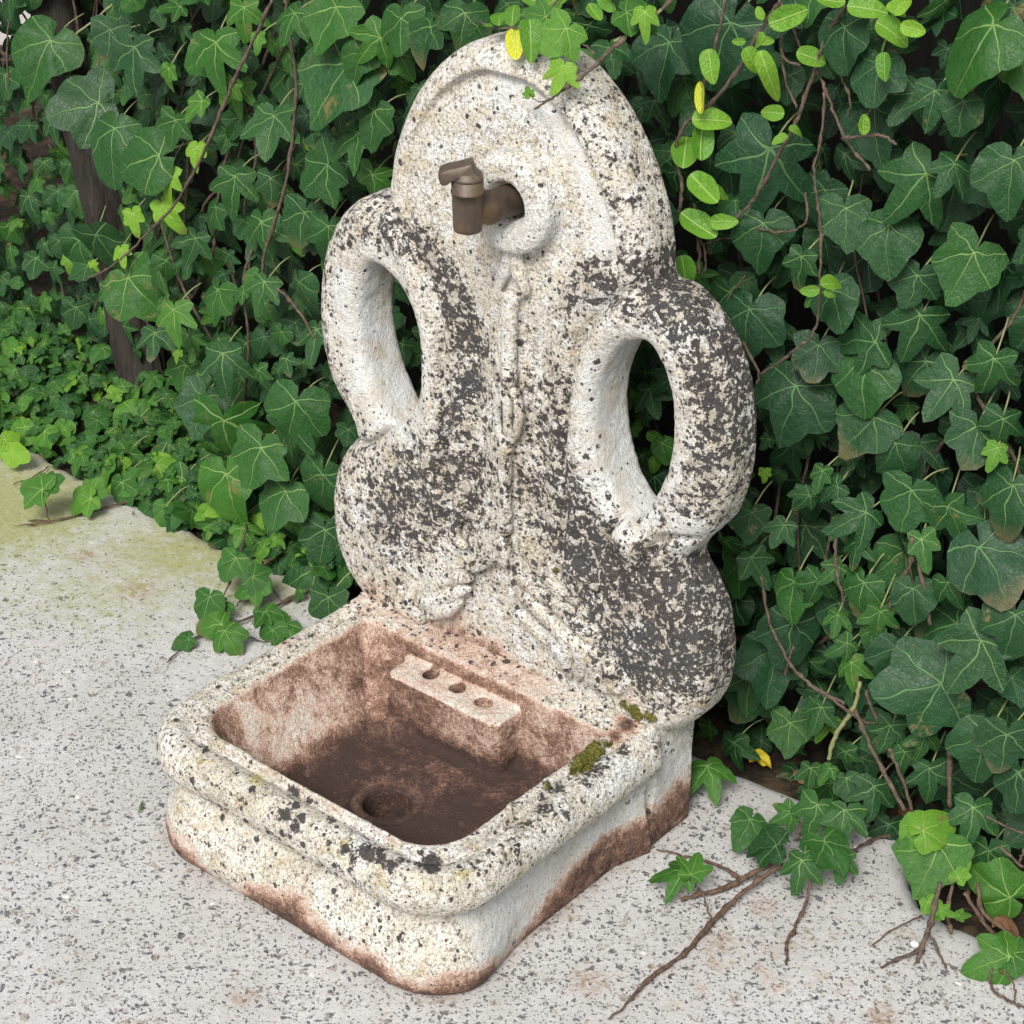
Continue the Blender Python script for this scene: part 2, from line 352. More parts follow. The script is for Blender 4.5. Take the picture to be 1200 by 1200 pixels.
YEL = mat_simple('yellow_leaf', (.55, .42, .02), (.70, .58, .05), 60, .6, .0005)
PEB = mat_simple('pebble_white', (.5, .48, .44), (.75, .73, .7), 80, .8, .001)

# ------------------------------------------------------------------ implicit surfaces (surface nets)
class Vol:
    def __init__(s, lo, hi, h):
        s.lo = np.array(lo, float); s.h = h; s.n = np.ceil((np.array(hi) - s.lo) / h).astype(int) + 1
        s.ax = [(s.lo[i] + np.arange(s.n[i]) * h).astype(np.float32) for i in range(3)]
        s.f = np.full(s.n, 9., np.float32)
    def grid(s, sl=None):
        sl = sl or (slice(None),) * 3
        return (s.ax[0][sl[0]][:, None, None], s.ax[1][sl[1]][None, :, None], s.ax[2][sl[2]][None, None, :])
    def box(s, lo, hi):
        a = np.clip(((np.array(lo) - s.lo) / s.h).astype(int), 0, s.n); b = np.clip(((np.array(hi) - s.lo) / s.h).astype(int) + 2, 0, s.n)
        return tuple(slice(a[i], b[i]) for i in range(3))
    def union(s, sl, d, k=0.):
        f = s.f[sl]
        if k:
            hh = np.clip(.5 + .5 * (f - d) / k, 0, 1); s.f[sl] = f * (1 - hh) + d * hh - k * hh * (1 - hh)
        else: s.f[sl] = np.minimum(f, d)
    def sub(s, sl, d, k=0.):
        f = s.f[sl]; d = -d
        if k:
            hh = np.clip(.5 - .5 * (f - d) / k, 0, 1); s.f[sl] = f * (1 - hh) + d * hh + k * hh * (1 - hh)
        else: s.f[sl] = np.maximum(f, d)
    def capsule(s, a, b, ra, rb, k=.004, sy=1.):
        a = np.array(a, float); b = np.array(b, float); m = max(ra, rb) + .012
        sl = s.box(np.minimum(a, b) - m, np.maximum(a, b) + m); x, y, z = s.grid(sl)
        ba = b - a; L = ba @ ba + 1e-12
        t = np.clip(((x - a[0]) * ba[0] + (y - a[1]) * ba[1] + (z - a[2]) * ba[2]) / L, 0, 1)
        d = np.sqrt((x - a[0] - t * ba[0]) ** 2 + ((y - a[1] - t * ba[1]) * sy) ** 2 + (z - a[2] - t * ba[2]) ** 2) - (ra + (rb - ra) * t)
        s.union(sl, d, k)
    def chain(s, P, r, k=.004, sy=1.):
        r = np.interp(np.linspace(0, 1, len(P)), np.linspace(0, 1, len(r)), r)
        for i in range(len(P) - 1): s.capsule(P[i], P[i + 1], r[i], r[i + 1], k, sy)
    def mesh(s):
        f = s.f; ins = f < 0; nx, ny, nz = f.shape
        c = np.zeros((nx - 1, ny - 1, nz - 1), np.int8)
        for i in (0, 1):
            for j in (0, 1):
                for k in (0, 1): c += ins[i:nx - 1 + i, j:ny - 1 + j, k:nz - 1 + k]
        act = (c > 0) & (c < 8); I = np.argwhere(act); idx = np.full(act.shape, -1, np.int32); idx[act] = np.arange(len(I))
        acc = np.zeros((len(I), 3)); cnt = np.zeros(len(I))
        cor = [(i, j, k) for i in (0, 1) for j in (0, 1) for k in (0, 1)]
        val = {q: f[I[:, 0] + q[0], I[:, 1] + q[1], I[:, 2] + q[2]] for q in cor}
        for a in cor:
            for ax in range(3):
                if a[ax] == 0:
                    b = list(a); b[ax] = 1; b = tuple(b); va, vb = val[a], val[b]; m = (va < 0) != (vb < 0)
                    t = np.where(m, va / np.where(m, va - vb, 1), 0)
                    pnt = np.tile(np.array(a, float), (len(I), 1)); pnt[:, ax] = t
                    acc[m] += pnt[m]; cnt[m] += 1
        V = (I + acc / cnt[:, None]) * s.h + s.lo
        Q = []
        for ax in range(3):
            sl0 = [slice(1, -1)] * 3; sl0[ax] = slice(0, -1); sl1 = list(sl0); sl1[ax] = slice(1, None)
            A = ins[tuple(sl0)]; B = ins[tuple(sl1)]; E = np.argwhere(A != B); inv = A[E[:, 0], E[:, 1], E[:, 2]]
            g = E.copy()
            for o in range(3):
                if o != ax: g[:, o] += 1
            u, v = (ax + 1) % 3, (ax + 2) % 3
            def cell(du, dv):
                h_ = g.copy(); h_[:, u] += du; h_[:, v] += dv; return idx[h_[:, 0], h_[:, 1], h_[:, 2]]
            q = np.stack([cell(-1, -1), cell(0, -1), cell(0, 0), cell(-1, 0)], 1)
            q[~inv] = q[~inv][:, ::-1]; Q.append(q)
        return V, np.concatenate(Q)
def normals(V, Q):
    n = np.cross(V[Q[:, 2]] - V[Q[:, 0]], V[Q[:, 3]] - V[Q[:, 1]]); N = np.zeros_like(V)
    for i in range(4): np.add.at(N, Q[:, i], n)
    return N / (np.linalg.norm(N, axis=1)[:, None] + 1e-12)
def smooth(V, Q, it):
    for _ in range(it):
        A = np.zeros_like(V); c = np.zeros(len(V))
        for i in range(4):
            for j in (1, 3): np.add.at(A, Q[:, i], V[Q[:, (i + j) % 4]]); np.add.at(c, Q[:, i], 1)
        V = V * .5 + .5 * A / c[:, None]
    return V
_L = rng.random((64, 64, 64)).astype(np.float32)
def vnoise(P, sc):
    p = np.asarray(P) * sc; i = np.floor(p).astype(int); f = p - i; f = f * f * (3 - 2 * f); r = 0
    for a in (0, 1):
        for b in (0, 1):
            for c in (0, 1):
                wgt = (f[:, 0] if a else 1 - f[:, 0]) * (f[:, 1] if b else 1 - f[:, 1]) * (f[:, 2] if c else 1 - f[:, 2])
                r = r + wgt * _L[(i[:, 0] + a) % 64, (i[:, 1] + b) % 64, (i[:, 2] + c) % 64]
    return r
def fbm(P, sc, o=4): return sum(vnoise(P + 3.1 * k, sc * 2 ** k) * .5 ** k for k in range(o)) / sum(.5 ** k for k in range(o)) - .5
def poly_sdf(X, Z, P):
    d = np.full(X.shape, 9.); ins = np.zeros(X.shape, bool); n = len(P)
    for i in range(n):
        a, b = P[i], P[(i + 1) % n]; e = b - a; wx, wz = X - a[0], Z - a[1]
        t = np.clip((wx * e[0] + wz * e[1]) / (e @ e + 1e-12), 0, 1); d = np.minimum(d, (wx - e[0] * t) ** 2 + (wz - e[1] * t) ** 2)
        cnd = ((a[1] > Z) != (b[1] > Z)); xx = a[0] + (Z - a[1]) / (b[1] - a[1] + 1e-12) * e[0]; ins ^= cnd & (X < xx)
    return np.where(ins, -1, 1) * np.sqrt(d)
def line_d(X, Z, P):
    d = np.full(X.shape, 9.); 
    for a, b in zip(P[:-1], P[1:]):
        e = b - a; t = np.clip(((X - a[0]) * e[0] + (Z - a[1]) * e[1]) / (e @ e + 1e-12), 0, 1)
        d = np.minimum(d, (X - a[0] - e[0] * t) ** 2 + (Z - a[1] - e[1] * t) ** 2)
    return np.sqrt(d)
def xz(pts, y=0.): return np.array([ony(px, py, y)[[0, 2]] for px, py in pts])

# ------------------------------------------------------------------ the setting: ground, paving
def edge_y(x):
    xs = [-9, -1.9, -1.45, -1.34, -1.22, -1.14, -.927, -.73, -.59, -.3, 0, .213, .316, .43, .475, .50, .53, .56, .60, .65, .697, .8, 1.2, 9]
    ys = [.22, .22, .215, .205, .195, .185, .181, .175, .187, .195, .2, .21, .217, .236, .235, .20, .16, .135, .125, .128, .135, .13, .15, .17]
    return np.interp(x, xs, ys)
def build_paving():
    xs = np.unique(np.concatenate([np.linspace(-12, -1.8, 14), np.linspace(-1.8, 1.3, 520), np.linspace(1.3, 12, 14)]))
    m = 150; V = []; nx = len(xs)
    ey = edge_y(xs) + .006 * fbm(np.stack([xs, xs * 0, xs * 0], 1), 28, 4)
    t = np.concatenate([np.linspace(0, .03, 6), np.linspace(.04, 1.4, 120), np.linspace(1.5, 14, 24)])
    Y = ey[:, None] - t[None, :]; X = np.repeat(xs[:, None], len(t), 1)
    P = np.stack([X.ravel(), Y.ravel(), X.ravel() * 0], 1)
    Z = (.0012 * fbm(P, 14, 3)).reshape(X.shape)
    tt = t[None, :]; chip = fbm(P, 30, 3).reshape(X.shape)
    Z = Z - .014 * np.exp(-tt / .009) * (1 + 1.2 * chip) - .003 * np.exp(-tt / .05) * (.6 + chip)
    Z = Z - Z.max() - .0005
    top = np.stack([X, Y, Z], -1)
    b0 = np.stack([xs, ey + .004, np.full(nx, -.03)], -1)[:, None]; b1 = np.stack([xs, ey + .002, np.full(nx, -.11)], -1)[:, None]
    G = np.concatenate([b1, b0, top], 1); c = G.shape[1]; V = G.reshape(-1, 3)
    i, j = np.meshgrid(np.arange(nx - 1), np.arange(c - 1), indexing='ij'); a = (i * c + j).ravel()
    F = np.stack([a, a + 1, a + c + 1, a + c], 1)
    x, y, z = V.T; px, py = topx(V)
    al = np.zeros(len(V)); 
    for bx, by, rx, ry, am in ((10, 590, 130, 70, 1.0), (60, 560, 60, 30, .5), (215, 645, 120, 50, .75), (290, 690, 100, 36, .6), (130, 690, 170, 60, .42), (150, 610, 60, 20, .4), (-60, 560, 120, 90, 1), (620, 1080, 60, 40, .0)):
        c0 = onz(bx, by); c1 = onz(bx + rx, by); c2 = onz(bx, by + ry)
        A = np.linalg.inv(np.array([(c1 - c0)[:2], (c2 - c0)[:2]]).T); dd = A @ (V[:, :2] - c0[:2]).T
        al = np.maximum(al, am * np.exp(-(dd ** 2).sum(0)))
    dust = sst(.55, .05, ey.repeat(c) - y) * .75 * sst(.3, -.1, x) ; dust = np.maximum(dust, sst(.12, 0, ey.repeat(c) - y) * .8)
    dust = np.clip(dust + .3 * fbm(V, 6, 3), 0, 1)
    br = np.zeros(len(V))
    for bx, by, r in ((100, 650, .018), (895, 1062, .016), (838, 1110, .014), (850, 1098, .012), (265, 965, .012), (285, 1168, .014), (690, 1150, .02), (300, 1010, .02), (160, 690, .03), (1035, 1192, .02)):
        p0 = onz(bx, by); br = np.maximum(br, np.exp(-((x - p0[0]) ** 2 + (y - p0[1]) ** 2) / r ** 2))
    # rust run-off creeping out from under the basin
    q = np.maximum(np.abs(x) - .235, 0) ** 2 + np.maximum(-(y + .38), 0) ** 2 + np.maximum(y - .08, 0) ** 2
    br = np.maximum(br, .55 * np.exp(-np.sqrt(q) / .010))
    o = mesh_np('paving', V, F[:, ::-1], PAVE, attrs={'algae': al, 'dust': dust, 'brown': br}); tag(o, 'pale concrete paving with exposed dark chips', kind='structure')
build_paving()
def build_ground():
    xs = np.concatenate([[-60, -20, -6], np.linspace(-2.6, 2, 230), [6, 20, 60]]); ys = np.concatenate([[-60, -20, -6, -1, 0], np.linspace(.05, 1.3, 90), [3, 10, 30, 60]])
    X, Y = np.meshgrid(xs, ys, indexing='ij'); P = np.stack([X.ravel(), Y.ravel(), 0 * X.ravel()], 1)
    near = (np.abs(P[:, 0]) < 3) & (P[:, 1] > .03) & (P[:, 1] < 1.4)
    z = np.where(near, -.022 + .045 * fbm(P, 9, 5) + .02 * fbm(P, 45, 3), -.13) + np.where(near, .05 * sst(.2, .9, P[:, 1]), 0)
    inside = P[:, 1] < edge_y(P[:, 0]) - .01; z = np.where(inside, -.14, z)
    P[:, 2] = z; nx, ny = len(xs), len(ys); i, j = np.meshgrid(np.arange(nx - 1), np.arange(ny - 1), indexing='ij'); a = (i * ny + j).ravel()
    o = mesh_np('ground', P, np.stack([a, a + ny, a + ny + 1, a + 1], 1), SOIL); tag(o, 'dark soil under the ivy', kind='structure')
build_ground()

# ------------------------------------------------------------------ the fountain
FT = empty('wall_fountain', (0, 0, 0), 'lichen covered cream stone fountain with looped handles and square basin', 'fountain')

def blobs(x, z, lst, y=0.):
    m = np.zeros(len(x))
    for px, py, r, a in lst:
        p = ony(px, py, y); m = np.maximum(m, a * np.exp(-((x - p[0]) ** 2 + (z - p[2]) ** 2) / (r / 1000) ** 2))
    return m
def darks(x, z, lst, k=1.4):
    m = np.ones(len(x))
    for px, py, r, a in lst:
        p = ony(px, py, 0.); m *= 1 - np.clip(a * .86, 0, .97) * np.exp(-((x - p[0]) ** 2 + (z - p[2]) ** 2) / (r * k / 1000) ** 2)
    return 1 - m
def build_back():
    h = .0029; v = Vol((-.36, -.075, .125), (.36, .125, 1.01), h)
    half = [(.035, .981), (.08, .962), (.125, .925), (.16, .876), (.184, .822), (.194, .775), (.199, .745), (.225, .744), (.255, .730), (.286, .698), (.309, .650), (.320, .592), (.320, .532), (.306, .480), (.285, .450), (.266, .424), (.264, .404),
            (.284, .378), (.303, .342), (.312, .292), (.309, .245), (.292, .203), (.262, .173), (.225, .156), (.15, .150)]
    R = spline([(a - .004 * (a > .2), b) for a, b in half], 5); Lh = spline([(a + .001 * (a > .2), b) for a, b in half], 5); out = np.concatenate([R, Lh[::-1] * [-1, 1]])
    hole = spline([(.203, .690), (.228, .670), (.246, .625), (.250, .580), (.243, .530), (.225, .485), (.196, .445), (.172, .452), (.150, .480), (.135, .520), (.129, .575), (.136, .625), (.162, .672)], 5, True)
    X, Z = np.meshgrid(v.ax[0], v.ax[2], indexing='ij')
    e = poly_sdf(X, Z, out); holeL = hole.copy(); holeL[:, 1] -= .020 * sst(.56, .69, hole[:, 1]); holeL[:, 0] += .010 * sst(.62, .69, hole[:, 1])
    fh = np.minimum(poly_sdf(X, Z, hole), poly_sdf(-X, Z, holeL)); fh = fh + .006; f2 = np.maximum(e, -fh)
    # front relief, as an offset of the front face (positive = outwards)
    AX = .012; d = -e
    top = sst(.70, .80, Z)
    rel = -.011 * top * sst(.030, .034, d) + .006 * top * sst(.034, .060, d)               # crease and hollow band inside the arch
    rel = 1.25 * rel * (.35 + .65 * sst(-.17, -.05, X)) + .0026 * top * sst(.064, .067, d)
    rel += .012 * np.exp(-((np.abs(X) - .20) ** 2 / .07 ** 2 + (Z - .27) ** 2 / .10 ** 2))      # swollen lower shoulders
    for sgn in (-1, 1):
        G = spline([(sgn * .196, .752), (sgn * .150, .715), (sgn * .112, .655), (sgn * .097, .58), (sgn * .093, .50), (sgn * .097, .43), (sgn * .088, .36), (sgn * .10, .30)], 6)
        dl = line_d(X, Z, G); fade = sst(.30, .40, Z)
        side = np.abs(X) - np.interp(Z, G[::-1, 1], np.abs(G[::-1, 0]))
        rel += fade * (-.010 * np.exp(-(dl / .006) ** 2) + np.where((np.sign(X) == sgn) & (side > 0), .008 * np.exp(-((side - .022) / .018) ** 2), 0) * sst(.26, .36, Z) * sst(.78, .70, Z))
        # crease where the tail of the handle meets the shoulder
        G2 = spline([(sgn * .275, .404), (sgn * .245, .404), (sgn * .215, .418), (sgn * .192, .440)], 6) if sgn < 0 else spline([(.285, .452), (.255, .452), (.235, .44), (.222, .415), (.214, .392)], 6)
        rel += -.016 * np.exp(-(line_d(X, Z, G2) / .0055) ** 2)
        if sgn > 0:
            G3 = spline([(.178, .452), (.166, .43), (.165, .40), (.175, .385)], 6); rel += -.013 * np.exp(-(line_d(X, Z, G3) / .0045) ** 2)
            rel += .013 * np.exp(-((X - .195) ** 2 + (Z - .425) ** 2) / .024 ** 2)
        else: rel += -.006 * np.exp(-(line_d(X, Z, spline([(-.31, .452), (-.285, .452), (-.268, .445), (-.262, .43)], 5)) / .004) ** 2)
    rel -= .010 * np.exp(-((np.abs(X) - .045) ** 2 / .03 ** 2)) * sst(.72, .60, Z) * sst(.30, .42, Z)   # hollow either side of the middle column
    x, y, z = v.grid(); Tt = .083; Rr = .034
    yf = y + rel[:, None, :]                       # shifted front
    yc = Tt / 2
    q1 = f2[:, None, :] + Rr; q2 = Rr - yf
    q2 = Rr - yf
    def rnd2(f_, R_):
        q1 = f_[:, None, :] + R_; q2 = R_ - yf
        return np.minimum(np.maximum(q1, q2), 0) + np.sqrt(np.maximum(q1, 0) ** 2 + np.maximum(q2, 0) ** 2) - R_
    v.f = np.maximum(rnd2(e, .036), rnd2(-fh, .019)).astype(np.float32)
    rb = .016; b1 = f2[:, None, :] + rb + 0 * y; b2 = y - (.081 - rb) + 0 * b1
    v.f = np.maximum(v.f, np.minimum(np.maximum(b1, b2), 0) + np.sqrt(np.maximum(b1, 0) ** 2 + np.maximum(b2, 0) ** 2) - rb).astype(np.float32)
    def c(pts, r, k=.004, y=-.004, sy=1.): v.chain([ony(px, py, y - .004) for px, py in pts], [q * 1.08 for q in r], k, sy)
    # boss round the tap hole
    bc = np.array([.026, 0, .812]); sl = v.box(bc - .09, bc + .09); x, y, z = v.grid(sl)
    rr = np.sqrt((x - bc[0]) ** 2 + (z - bc[2]) ** 2)
    v.union(sl, np.sqrt(np.maximum(rr - .048, 0) ** 2 + np.maximum(np.abs(y + .004) - .013, 0) ** 2) - .012, .003)
    v.sub(sl, np.maximum(rr - .0215 - np.maximum(-y - .014, 0) * .55, -(0.055 - y) * 1. + 0 * rr - 9), .004)
    # ribbon, rod, cartouche and pendant down the middle
    c([(597, 294), (592, 318), (584, 338)], [.006, .007, .004], .003); c([(604, 296), (609, 320), (617, 342)], [.007, .009, .005], .003)
    c([(598, 350), (597, 388), (596, 432)], [.0095, .0085, .0095]); c([(588, 347), (610, 347)], [.004, .004], .003)
    c([(597, 440), (595, 452)], [.010, .008])
    c([(595 + 13 * math.sin(a), 486 - 32 * math.cos(a)) for a in np.linspace(0, 6.29, 17)], [.0052, .0052], .003)
    c([(595, 468), (595, 506)], [.0065, .0055], .003); c([(594, 524), (593, 534)], [.009, .007])
    c([(592, 544), (592, 570), (592, 606)], [.009, .007, .009]); c([(592, 616), (592, 619)], [.009, .009]); c([(591, 636), (591, 646)], [.009, .011]); c([(591, 657), (591, 661)], [.0085, .006])
    # raised carved swags of the shell at the foot
    for L, r in (([(604, 655), (618, 678), (645, 700), (672, 722), (694, 748)], [.006, .010, .009, .010, .006]), ([(600, 672), (618, 698), (645, 722), (664, 744), (672, 768)], [.004, .008, .009, .010, .006]),
                 ([(598, 690), (612, 716), (632, 738), (646, 756)], [.003, .006, .007, .005]),
                 ([(648, 748), (662, 758), (668, 790)], [.006, .0125, .004]), ([(668, 744), (684, 760), (678, 794)], [.006, .0115, .004]), ([(690, 758), (700, 772), (690, 798)], [.005, .010, .004]), ([(712, 776), (718, 786), (698, 803)], [.005, .009, .004]), ([(742, 796), (728, 804), (704, 807)], [.004, .008, .004]),
                 ([(552, 678), (535, 676), (515, 684), (500, 695)], [.004, .008, .009, .005]), ([(550, 690), (530, 696), (508, 702), (496, 706)], [.004, .009, .011, .005]), ([(540, 704), (525, 712), (506, 718)], [.004, .010, .008]), ([(484, 688), (482, 706), (494, 726)], [.004, .008, .006]), ([(470, 692), (470, 708), (480, 722)], [.003, .006, .004]),
                 ([(590, 640), (575, 655), (556, 664), (540, 668)], [.003, .006, .006, .003]), ([(640, 610), (652, 640), (672, 668), (700, 690)], [.002, .005, .006, .003]), ([(545, 600), (532, 625), (545, 640)], [.002, .006, .004])):
        c(spline(L, 4), [q * 1.12 for q in r], .0028, -.007 if max(r) > .008 else -.005, .85)
    V, Q = v.mesh(); V = smooth(V, Q, 1); N = normals(V, Q)
    V = V + N * ((.0030 * fbm(V, 22, 4) + .0020 * fbm(V, 110, 3)) * (1 - .5 * sst(.74, .80, V[:, 2])))[:, None]
    x, y, z = V.T
    inner = np.zeros(len(V)); 
    # stains (position on the stone, in the photograph's pixels on its front plane)
    dk = .52 - .42 * sst(.56, .70, z) * sst(.21, .17, np.abs(x)) - .12 * sst(.30, .20, z)
    shell = blobs(x, z, [(600, 735, 75, 1.), (540, 700, 60, .9), (660, 750, 60, .9), (690, 775, 30, 1.), (735, 812, 30, .8)])
    dk = np.maximum(dk, darks(x, z, [(450, 258, 26, .75), (480, 275, 24, .9), (505, 300, 22, .95), (525, 330, 22, .97), (540, 365, 22, .97), (548, 400, 22, 1.05), (545, 440, 24, .95), (535, 480, 28, .8), (520, 345, 20, .8), (430, 290, 18, .5), (400, 300, 20, .5),
        (520, 540, 50, .6), (470, 560, 50, .62), (490, 600, 55, .62), (450, 610, 45, .6), (560, 620, 55, .5), (500, 650, 45, .42), (545, 560, 45, .6),
        (700, 330, 26, .9), (670, 350, 22, .8), (730, 325, 30, .7), (760, 345, 34, .85), (800, 370, 38, .9), (835, 400, 42, .95), (850, 440, 38, .9), (840, 490, 40, .75), (845, 540, 45, .68), (800, 580, 45, .68), (670, 400, 24, .62), (655, 460, 34, .72), (640, 520, 34, .72), (660, 580, 45, .7), (700, 620, 55, .75), (720, 560, 45, .65),
        (735, 680, 60, .88), (770, 720, 62, .98), (795, 770, 55, .95), (750, 780, 42, .9), (700, 690, 50, .75), (815, 690, 40, .8), (835, 730, 40, .6), (640, 690, 35, .4), (600, 480, 14, .55), (610, 560, 16, .6), (625, 600, 24, .5), (610, 440, 14, .6)]))
    dk = dk * (1 - .62 * shell); wh_shell = .25 * shell
    # arch's outer roll, grey on the right
    eo = poly_sdf(x, z, out); fo = np.where(x > 0, poly_sdf(x, z, hole), poly_sdf(-x, z, holeL)) + .006
    roll = sst(-.036, -.030, eo) * sst(.735, .76, z); dk = np.maximum(dk, roll * (.18 + .26 * sst(.03, .14, x)))
    top_band = sst(-.033, -.037, eo) * sst(-.066, -.058, eo) * sst(.74, .79, z) * sst(-.05, .02, x)
    cln = sst(.034, .016, fo) * sst(-.3, .3, np.where(fo < .04, -N[:, 0] * 0 + sst(.005, .03, y), 0)) * (z < .72)
    cln = np.maximum(cln, sst(.03, .006, fo) * sst(.0, .02, y))
    left_in = sst(.06, .02, fo) * (x < -.19) * sst(.40, .46, z) * sst(.70, .64, z); cln = np.maximum(cln, .75 * left_in)
    right_in = sst(.05, .0, fo) * ((x > .10) & (x < .16)) * sst(.47, .54, z) * sst(.70, .66, z); cln = np.maximum(cln, .75 * right_in)
    cln = np.maximum(cln, .85 * top_band); cln = np.maximum(cln, blobs(x, z, [(800, 622, 16, .9), (605, 270, 22, .8), (625, 255, 26, .8), (600, 320, 14, .9), (597, 360, 10, .9), (597, 385, 10, .9), (597, 410, 10, .9), (595, 470, 13, .7), (595, 500, 13, .7), (592, 550, 9, .8), (592, 575, 9, .8), (592, 600, 9, .7), (591, 645, 10, .6)]))
    dk = dk * (1 - .93 * np.clip(cln, 0, 1)); dk = np.maximum(dk, .1 * sst(.0, .3, -N[:, 1]))
    under = sst(.18, .15, z) * (1 - sst(.2, .5, N[:, 2])); dk = dk * (1 - .9 * sst(-.2, -.7, N[:, 2]))
    wh = blobs(x, z, [(700, 360, 22, .7), (745, 745, 18, .9), (735, 770, 12, .9), (690, 580, 40, .5), (600, 130, 60, .3), (640, 250, 30, .9), (520, 180, 40, .3), (800, 400, 14, .8), (770, 380, 14, .7), (470, 500, 30, .3), (760, 600, 18, .9), (790, 640, 16, .9), (800, 610, 18, .9), (470, 640, 30, .5), (430, 600, 20, .6), (820, 640, 20, .8)]) + .16 + wh_shell
    och = blobs(x, z, [(690, 200, 26, .42), (600, 170, 30, .3), (560, 300, 40, .25), (540, 740, 60, .30), (620, 770, 60, .36), (735, 820, 30, .7), (650, 640, 22, .4), (480, 270, 10, .3)])
    ms = blobs(x, z, [(594, 660, 7, 1.), (650, 668, 5, .9), (560, 655, 4, .8), (748, 832, 12, 1.1), (765, 838, 10, 1.), (735, 822, 9, .8), (655, 655, 4, .7)])
    rs = .55 * sst(.215, .165, z) * sst(.1, -.05, x - .02) * sst(.3, .8, -N[:, 1]) + .35 * blobs(x, z, [(570, 755, 30, 1), (545, 735, 30, 1), (440, 690, 25, .9), (745, 815, 16, .8)])
    rs = rs * (.7 + .9 * fbm(V, 40, 3)); rs = np.maximum(rs, 0)
    mesh_np('back_panel', V, Q, STONE, FT, attrs={'dark': dk, 'rust': rs, 'moss': ms, 'white': wh, 'clean': np.clip(cln, 0, 1), 'ochre': och})
build_back()

def rrect(x, y, x0, x1, y0, y1, r):
    """r: radius at the front (low y) corners"""
    cx, cy = (x0 + x1) / 2, (y0 + y1) / 2; hx, hy = (x1 - x0) / 2, (y1 - y0) / 2
    rad = np.where(y < cy, r, .012)
    a = np.abs(x - cx) - hx + rad; b = np.abs(y - cy) - hy + rad
    return np.minimum(np.maximum(a, b), 0) + np.sqrt(np.maximum(a, 0) ** 2 + np.maximum(b, 0) ** 2) - rad
def build_basin():
    h = .0029; v = Vol((-.285, -.43, -.012), (.285, .100, .205), h); x, y, z = v.grid()
    # plan offset outward as a function of height (0 = outer roll line)
    zz = v.ax[2]; prof = np.interp(zz, [-.02, 0, .004, .015, .03, .05, .07, .088, .103, .112, .118, .2], [-.014, -.014, -.008, -.003, -.0015, -.005, -.015, -.029, -.037, -.040, -.044, -.046])
    D = rrect(x, y, -.262, .262, -.408, .0, .092)
    # the sides are plainer than the front: less belly
    sidef = sst(-.36, -.22, y) * (np.abs(x) > .15)
    pr = prof[None, None, :] * (1 - sidef) + sidef * np.interp(zz, [-.02, 0, .02, .09, .112, .118, .2], [-.026, -.026, -.026, -.030, -.034, -.042, -.046])[None, None, :] + .016 * sst(-.07, -.005, y) * sidef
    body = np.maximum(D - pr, np.maximum(z - .163, -z)); v.f = body.astype(np.float32)
    # roll moulding: flattened tube along the rim
    q = (np.sqrt(((D + .0235) / .0245) ** 2 + ((z - .145) / .0305) ** 2) - 1) * .0245
    q = np.maximum(q, y - .002)
    v.union((slice(None),) * 3, q.astype(np.float32), .010)
    # raised inner lip and the flat ledge at the back
    lip = np.maximum(np.maximum(D + .0465, z - .1805), .10 - z) ; v.union((slice(None),) * 3, (lip + 0 * x).astype(np.float32), .008)
    ledge = np.maximum(np.maximum(np.abs(x) - .245, np.maximum(-.046 - y, y - .0)), np.maximum(z - .180 - .12 * (y + .02), .1 - z)); v.union((slice(None),) * 3, ledge.astype(np.float32), .006)
    # plinth under the back panel
    ch = np.clip((z - .028) / .05, 0, 1) * .010
    pl = np.maximum(np.maximum(np.abs(x) - .246, np.maximum(-.006 - y, y - .083)), np.maximum(z - .175, -z))
    pl = np.maximum(pl, (np.abs(x) - .246 + (-.006 - y) + ch * 1.0 + .0) * .7071); v.union((slice(None),) * 3, pl.astype(np.float32), .014)
    # cavity
    cx0, cx1, cy0, cy1 = -.205, .205, -.357, -.042
    dep = np.clip((.185 - z), 0, .2)
    C = rrect(x, y, cx0, cx1, cy0, cy1, .060) + dep * (.10 + .62 * sst(.02, -.16, x) * sst(-.02, -.10, y)) + 0 * x
    fl = .076 - z - .006 * np.sqrt((x) ** 2 + (y + .21) ** 2) / .2 * 0
    k = .016 + .024 * sst(.0, -.15, x) + 0 * C; hh = np.clip(.5 + .5 * (C - fl) / k, 0, 1); cav = fl * (1 - hh) + C * hh + k * hh * (1 - hh)
    v.sub((slice(None),) * 3, cav.astype(np.float32), .004)
    # soap ledge with three holes
    a = np.maximum(np.abs(x + .024) - .094, np.maximum(-.094 - y, y + .03)); rd = .014
    b = np.maximum(z - .155, .05 - z)
    a2 = np.sqrt(np.maximum(np.abs(x + .024) - .094 + rd, 0) ** 2 + np.maximum(-.094 - y + rd, 0) ** 2) + np.minimum(np.maximum(np.abs(x + .024) - .094 + rd, -.094 - y + rd), 0) - rd
    a2 = np.maximum(a2, y + .03)
    sl = (slice(None),) * 3; v.union(sl, (np.sqrt(np.maximum(a2 + .006, 0) ** 2 + np.maximum(b + .006, 0) ** 2) + np.minimum(np.maximum(a2 + .006, b + .006), 0) - .006).astype(np.float32), .008)
    for i, (px, py) in enumerate(((505, 789), (536, 805), (567, 822))):
        p = onz(px, py, .155); rr = np.sqrt(((x - p[0]) * (1 if i < 2 else .85)) ** 2 + (y - p[1]) ** 2); v.sub(sl, np.maximum(rr - .0105, (.118 if i < 2 else .143) - z).astype(np.float32), .003)
    # drain
    rr = np.sqrt((x + .004) ** 2 + (y + .216) ** 2)
    v.sub(sl, np.maximum(rr - .047, .0720 - z).astype(np.float32), .003)
    v.sub(sl, np.maximum(rr - .0305, .004 - z).astype(np.float32), .004)
    V, Q = v.mesh(); V = smooth(V, Q, 1); N = normals(V, Q)
    x, y, z = V.T; bot = z < .004
